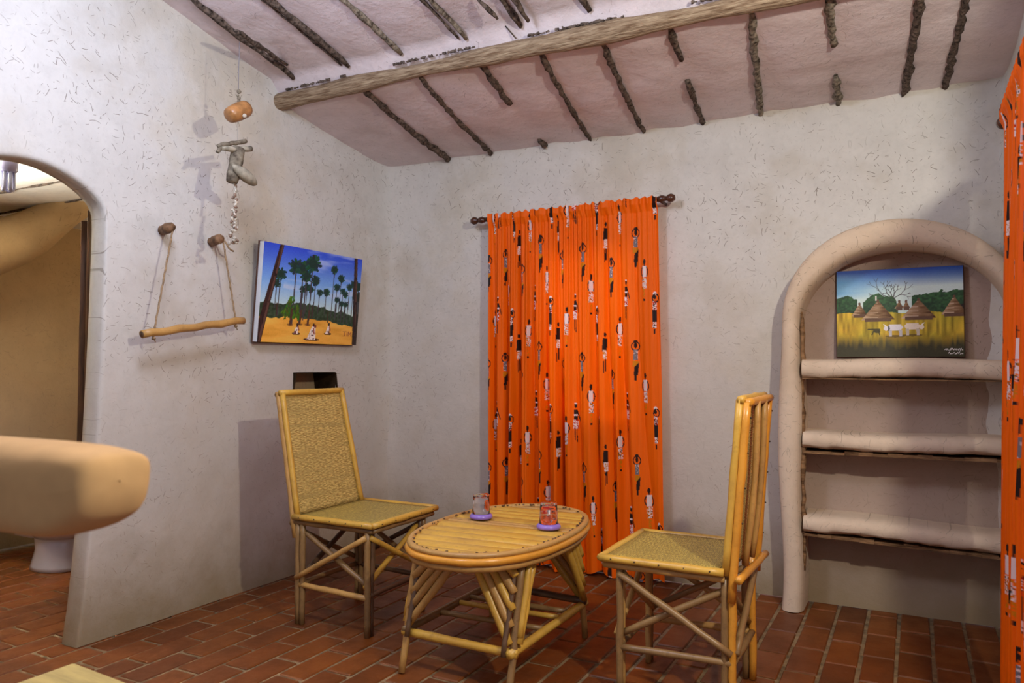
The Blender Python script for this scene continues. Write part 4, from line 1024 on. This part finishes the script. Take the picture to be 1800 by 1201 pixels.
    # fans of diagonal canes: short faces
    for key in legs:
        sx, sy = key; dirx = 1 if sx == 'l' else -1
        nf = 5 if sx == 'r' else 4
        for k in range(nf):                       # across the short face
            z0 = .165+k*.054; p0 = lp(key, z0); reach = (.195-.031*k)*1.0
            pt = lp(key, ztop); x1 = pt.x+dirx*reach
            pole(L(p0.x+dirx*.010, p0.y+(-.012 if sy == 'f' else .012), z0), L(x1, pt.y+(-.012 if sy == 'f' else .012), ztop), .0145, M['cane_tan'] if k % 2 else M['cane_yellow' if sx == 'r' else 'cane_tan'], t, 'brace', n=5)
        diry = 1 if sy == 'f' else -1
        for k in range(2 if sy == 'f' else 4):                        # along the long face
            z0 = .165+k*(.06 if sy == 'b' else .02); p0 = lp(key, z0); pt = lp(key, ztop); y1 = pt.y+diry*((.135-.033*k) if sy == 'b' else (.07-.035*k))
            ox = .014 if sx == 'r' else -.014
            pole(L(p0.x+ox, p0.y+diry*.008, z0), L(pt.x+ox*.8, y1, ztop), .0135, M['cane_yellow'], t, 'brace', n=5)
    return t
make_table()

# upturned tumblers on purple coasters
def tumbler(x, y, z, rot, label, lab2):
    c = MB().lathe([(0, 0), (.032, 0), (.045, .004), (.047, .009), (.046, .014), (.041, .020), (.034, .022), (0, .022)], (0, 0, 0), 32).build('coaster', M['purple'], None, loc=(x, y, z)); tag(c, lab2, 'coaster')
    g = empty('tumbler', (x, y, z+.0225), rot); tag(g, label, 'glass')
    Hh = .078
    MB().lathe([(.0355, 0), (.0365, .001), (.0345, .03), (.0325, Hh-.004), (.031, Hh), (0, Hh), (0, Hh-.006), (.0295, Hh-.008), (.0325, .03), (.0345, .001), (.0355, 0)], (0, 0, 0), 32).build('glass_body', M['glass'], g)
    def patch(z0, z1, a0, a1, m, nm='print'):
        mb = MB(); n = 8; v = []; f = []
        for i in range(n+1):
            a = a0+(a1-a0)*i/n
            for zz_ in (z0, z1): r = .0368-.0046*(zz_/Hh); v.append((r*math.cos(a), r*math.sin(a), zz_))
        for i in range(n): f.append((2*i, 2*i+2, 2*i+3, 2*i+1))
        mb.add(v, f).build(nm, m, g)
    for k in range(2):
        a = k*3.14; patch(.060, .067, a, a+.8, M['red_print']); patch(.040, .052, a+.1, a+.35, M['red_print']); patch(.040, .055, a+.7, a+.85, M['white_print'])
tumbler(-1.560, 2.700, .4745, 0.2, 'upturned printed glass on the purple coaster at the left edge of the table', 'purple coaster under the left glass on the cane table')
tumbler(-1.238, 2.655, .4745, 1.3, 'upturned printed glass on the purple coaster nearer the right side of the table', 'purple coaster under the right glass on the cane table')

# ------------------------------------------------------------------ wall hangings
sw = empty('hanging_bar', (XL, 2.35, 1.6)); tag(sw, 'bamboo bar hung by two cords from wooden pegs on the left wall', 'towel bar')
def W(p): return (p[0]-XL, p[1]-2.35, p[2]-1.6)
for y, z, dz in ((2.215, 1.675, .004), (2.475, 1.662, .006)):
    n = 7; pts = [W((XL-.01+.105*i/n, y-.004*i+.002*math.sin(i), z+dz*i/n)) for i in range(n+1)]
    MB().tube(pts, [.021, .021, .020, .022, .022, .023, .023, .019], 10, .07).build('peg', M['peg'], sw)
def rope(a, b, r, m, parent, sag=0.0, nm='cord'):
    a = Vector(a); b = Vector(b); n = 22
    MB().tube([a.lerp(b, i/n)+Vector((.0012*math.sin(i*2.2), .0012*math.cos(i*2.2)-sag*math.sin(PI*i/n), 0)) for i in range(n+1)], [r*(1+.25*(i % 2)) for i in range(n+1)], 6).build(nm, m, parent)
b0 = Vector((-2.765, 2.040, 1.218)); b1 = Vector((-2.765, 2.568, 1.302))
bd = (b1-b0).normalized(); bl = (b1-b0).length
rope(W((-2.79, 2.200, 1.684)), W(b0+bd*.055), .0035, M['cord'], sw); rope(W((-2.79, 2.463, 1.672)), W(b1-bd*.045), .0035, M['cord'], sw)
MB().tube([W(b0+bd*bl*i/12+Vector((0, 0, .003*math.sin(i*1.9)))) for i in range(13)], [.0165*(1.12 if i in (4, 9) else 1) for i in range(13)], 12, .03).build('bar', M['cane_tan'], sw); bar_o = bpy.data.objects['bar']
MB().tube([W(b0+bd*(-.002)), W(b0+bd*.004)], .0125, 10).build('bar_end', M['peg'], bar_o)
for q in (b0+bd*.055, b1-bd*.045):
    mb = MB(); mb.ball(W(q+Vector((0, 0, -.022))), .008, seg=8, ring=6, jit=.2); mb.tube([W(q+Vector((0, 0, -.02))), W(q+Vector((.004, .006, -.04)))], .0025, 5); mb.build('knot', M['cord'], bar_o)
MB().tube([W((-2.785, 2.465, 1.665)), W((-2.78, 2.48, 1.645)), W((-2.775, 2.485, 1.63)), W((-2.775, 2.50, 1.622)), W((-2.772, 2.512, 1.618))], .004, 6, .2).build('cord_tail', M['cord'], sw)
MB().tube([W((XL+.085, 2.449, 1.69)), W((XL+.09, 2.449, 1.645))], .006, 6, .2).build('cord_wrap', M['cord'], sw)

# driftwood and shell mobile
CX = -2.55
ct = empty('mobile', (CX, 2.32, 2.20)); tag(ct, 'hanging mobile of calabash, driftwood and shell string in front of the left wall', 'mobile')
def at_px(x, y):    # image point -> local point in the plane X = CX
    d = (R2*(x-900)/F_PX - U2*(y-600.5)/F_PX + Fw); tt_ = CX/d.x; p = Vector((0, 0, CH))+d*tt_; return p-Vector((CX, 2.32, 2.20))
p_top = at_px(421, 82); p_top2 = p_top+Vector((-.09, .0, .02))
MB().tube([at_px(421, 74), at_px(420, 110), at_px(419, 158)], .0014, 5).build('cord', M['thread'], ct)
mb = MB()
for y_, r in ((161, .010), (168, .006), (173, .008), (179, .009)): mb.ball(at_px(419+(y_ % 3-1), y_), r, seg=9, ring=6, jit=.08)
mb.build('beads', M['greybark'], ct)
ca = at_px(402, 204); cb_ = at_px(434, 190); d = (cb_-ca)
MB().tube([ca, ca+d*.05, ca+d*.25, ca+d*.55, ca+d*.85, ca+d*.97, cb_], [.020, .031, .036, .038, .037, .033, .012], 18).build('calabash', M['calabash'], ct)
cc = at_px(424, 206)+Vector((.030, -.012, 0)); MB().ball(cc, .013, (.5, 1.1, .8), seg=12, ring=8).build('shell_disc', M['shell'], ct)
MB().tube([at_px(418, 210), at_px(418, 250)], .0009, 4).build('cord', M['thread'], ct)
def stick(a, b, r, m, nm='driftwood', n=8, bend=.0):
    a = at_px(*a); b = at_px(*b); pts = [a.lerp(b, i/n)+Vector((random.uniform(-.003, .003), 0, bend*math.sin(PI*i/n)+random.uniform(-.002, .002))) for i in range(n+1)]
    MB().tube(pts, [r*random.uniform(.85, 1.15)*(0.75 if i == n else 1) for i in range(n+1)], 9, .08).build(nm, m, ct)
stick((432, 248), (383, 256), .010, M['greybark']); stick((442, 261), (388, 260), .012, M['driftwood'], bend=-.006)
stick((390, 258), (382, 267), .009, M['greybark'], n=4)
stick((420, 262), (408, 320), .029, M['greybark'], 'bark_piece', n=5); stick((424, 295), (412, 318), .016, M['calabash'], 'bark_piece', n=5)
sa, sb = at_px(398, 292)+Vector((.035, 0, 0)), at_px(440, 326)+Vector((.035, 0, 0)); d = sb-sa
MB().tube([sa+d*f for f in (0, .1, .3, .55, .8, .93, 1)], [.003, .012, .022, .025, .022, .015, .006], 10, .06).build('driftwood', M['driftwood'], ct)
mb1 = MB(); mb2 = MB(); y_ = 322.0; k = 0
while y_ < 430:
    f = (y_-322)/108; spread = 1.0+5*f
    for _ in range(1+int(2.2*f)):
        p = at_px(414-4*f+random.uniform(-spread, spread), y_); R_ = Matrix.Rotation(random.uniform(0, 3), 3, 'X')
        (mb1 if random.random() < .62 else mb2).ball(p+Vector((random.uniform(-.008, .008), 0, 0)), .0085, (.6, .8, 1.2), seg=7, ring=5, jit=.15, rot=R_)
    y_ += 4.2
mb1.build('shell_string', M['shell'], ct)['kind'] = 'stuff'; mb2.build('shell_string', M['shell_brown'], ct)['kind'] = 'stuff'

# ------------------------------------------------------------------ foreground: clay ledge and low stool
def cam_pt(cx, depth, z): 
    r = Vector((math.cos(YAW), math.sin(YAW), 0)); f = Vector((-math.sin(YAW), math.cos(YAW), 0)); q = r*cx+f*depth; return Vector((q.x, q.y, z))
led = empty('clay_ledge', cam_pt(-1.15, 1.28, 0)); tag(led, 'thick ochre clay ledge with rounded end jutting in from the left edge', 'ledge')
o0 = cam_pt(-1.15, 1.28, 0)
path = [(-1.45, 1.48), (-1.2, 1.31), (-.95, 1.155), (-.77, 1.055), (-.64, .985), (-.55, .935), (-.49, .905), (-.465, .893), (-.452, .886), (-.445, .883), (-.443, .882)]
zc = [.945, .945, .945, .946, .948, .950, .952, .955, .960, .963, .964]; hz = [.058, .058, .058, .057, .056, .054, .050, .044, .034, .018, .001]
rows = []
for (cx, dp), z, h in zip(path, zc, hz):
    ctr = cam_pt(cx, dp, z)-o0; dirv = (cam_pt(-1.25, 1.34, 0)-cam_pt(-.405, .878, 0)).normalized(); nr = Vector((-dirv.y, dirv.x, 0))
    row = []
    for k in range(25):
        a = 2*PI*k/24; c, s_ = math.cos(a), math.sin(a); ex = 2/3.2
        wv = .062*(h/.058)**.6 if h > .002 else .001
        row.append(ctr+nr*wv*math.copysign(abs(c)**ex, c)+Vector((0, 0, h*math.copysign(abs(s_)**ex, s_))))
    rows.append(row)
P = np.array([[list(q) for q in r] for r in rows]); P[..., :2] -= np.array([.008*math.cos(YAW), .008*math.sin(YAW)]); P += 0.004*vnoise(P[..., 0]*22, P[..., 2]*28, 5)[..., None]+.003*vnoise(P[..., 0]*60, P[..., 2]*50, 8)[..., None]
lo_ = grid_mesh(P, M['clay'], 'ledge_top', led); lo_.modifiers.new('s', 'SUBSURF').levels = 2; lo_.modifiers['s'].render_levels = 2
q = cam_pt(-1.38, 1.43, 0)-o0
MB().tube([(q.x, q.y, 0), (q.x, q.y, .45), (q.x, q.y, .93)], [.12, .10, .085], 16, .05).build('pillar', M['clay'], led)

st = empty('stool', (-1.63, 1.05, 0), math.radians(-4)); tag(st, 'low tan stool whose corner shows at the bottom left edge', 'stool')
# corner at local origin; seat extends towards -y and +x/-x
ang = math.radians(0)
e1 = Vector((0.03, -.42, 0)); e2 = Vector((.42, .0, 0))
def ST(a, b, z): q = e1*a+e2*b; return (q.x, q.y, z)
v = [ST(a, b, z) for z in (.425, .45) for a, b in ((0, 0), (1, 0), (1, 1), (0, 1))]
MB().add(v, [(0,1,2,3),(4,7,6,5),(0,4,5,1),(1,5,6,2),(2,6,7,3),(3,7,4,0)]).build('seat', M['stool_top'], st, smooth=False, bevel=.008)
for a, b in ((.08, .08), (.92, .08), (.92, .92), (.08, .92)):
    pole(ST(a, b, 0), ST(a, b, .426), .014, M['cane_tan'], st, 'leg')
for a, b in (((.08, .08), (.92, .08)), ((.92, .08), (.92, .92)), ((.92, .92), (.08, .92)), ((.08, .92), (.08, .08))):
    pole(ST(*a, .18), ST(*b, .18), .011, M['cane_tan'], st, 'stretcher')
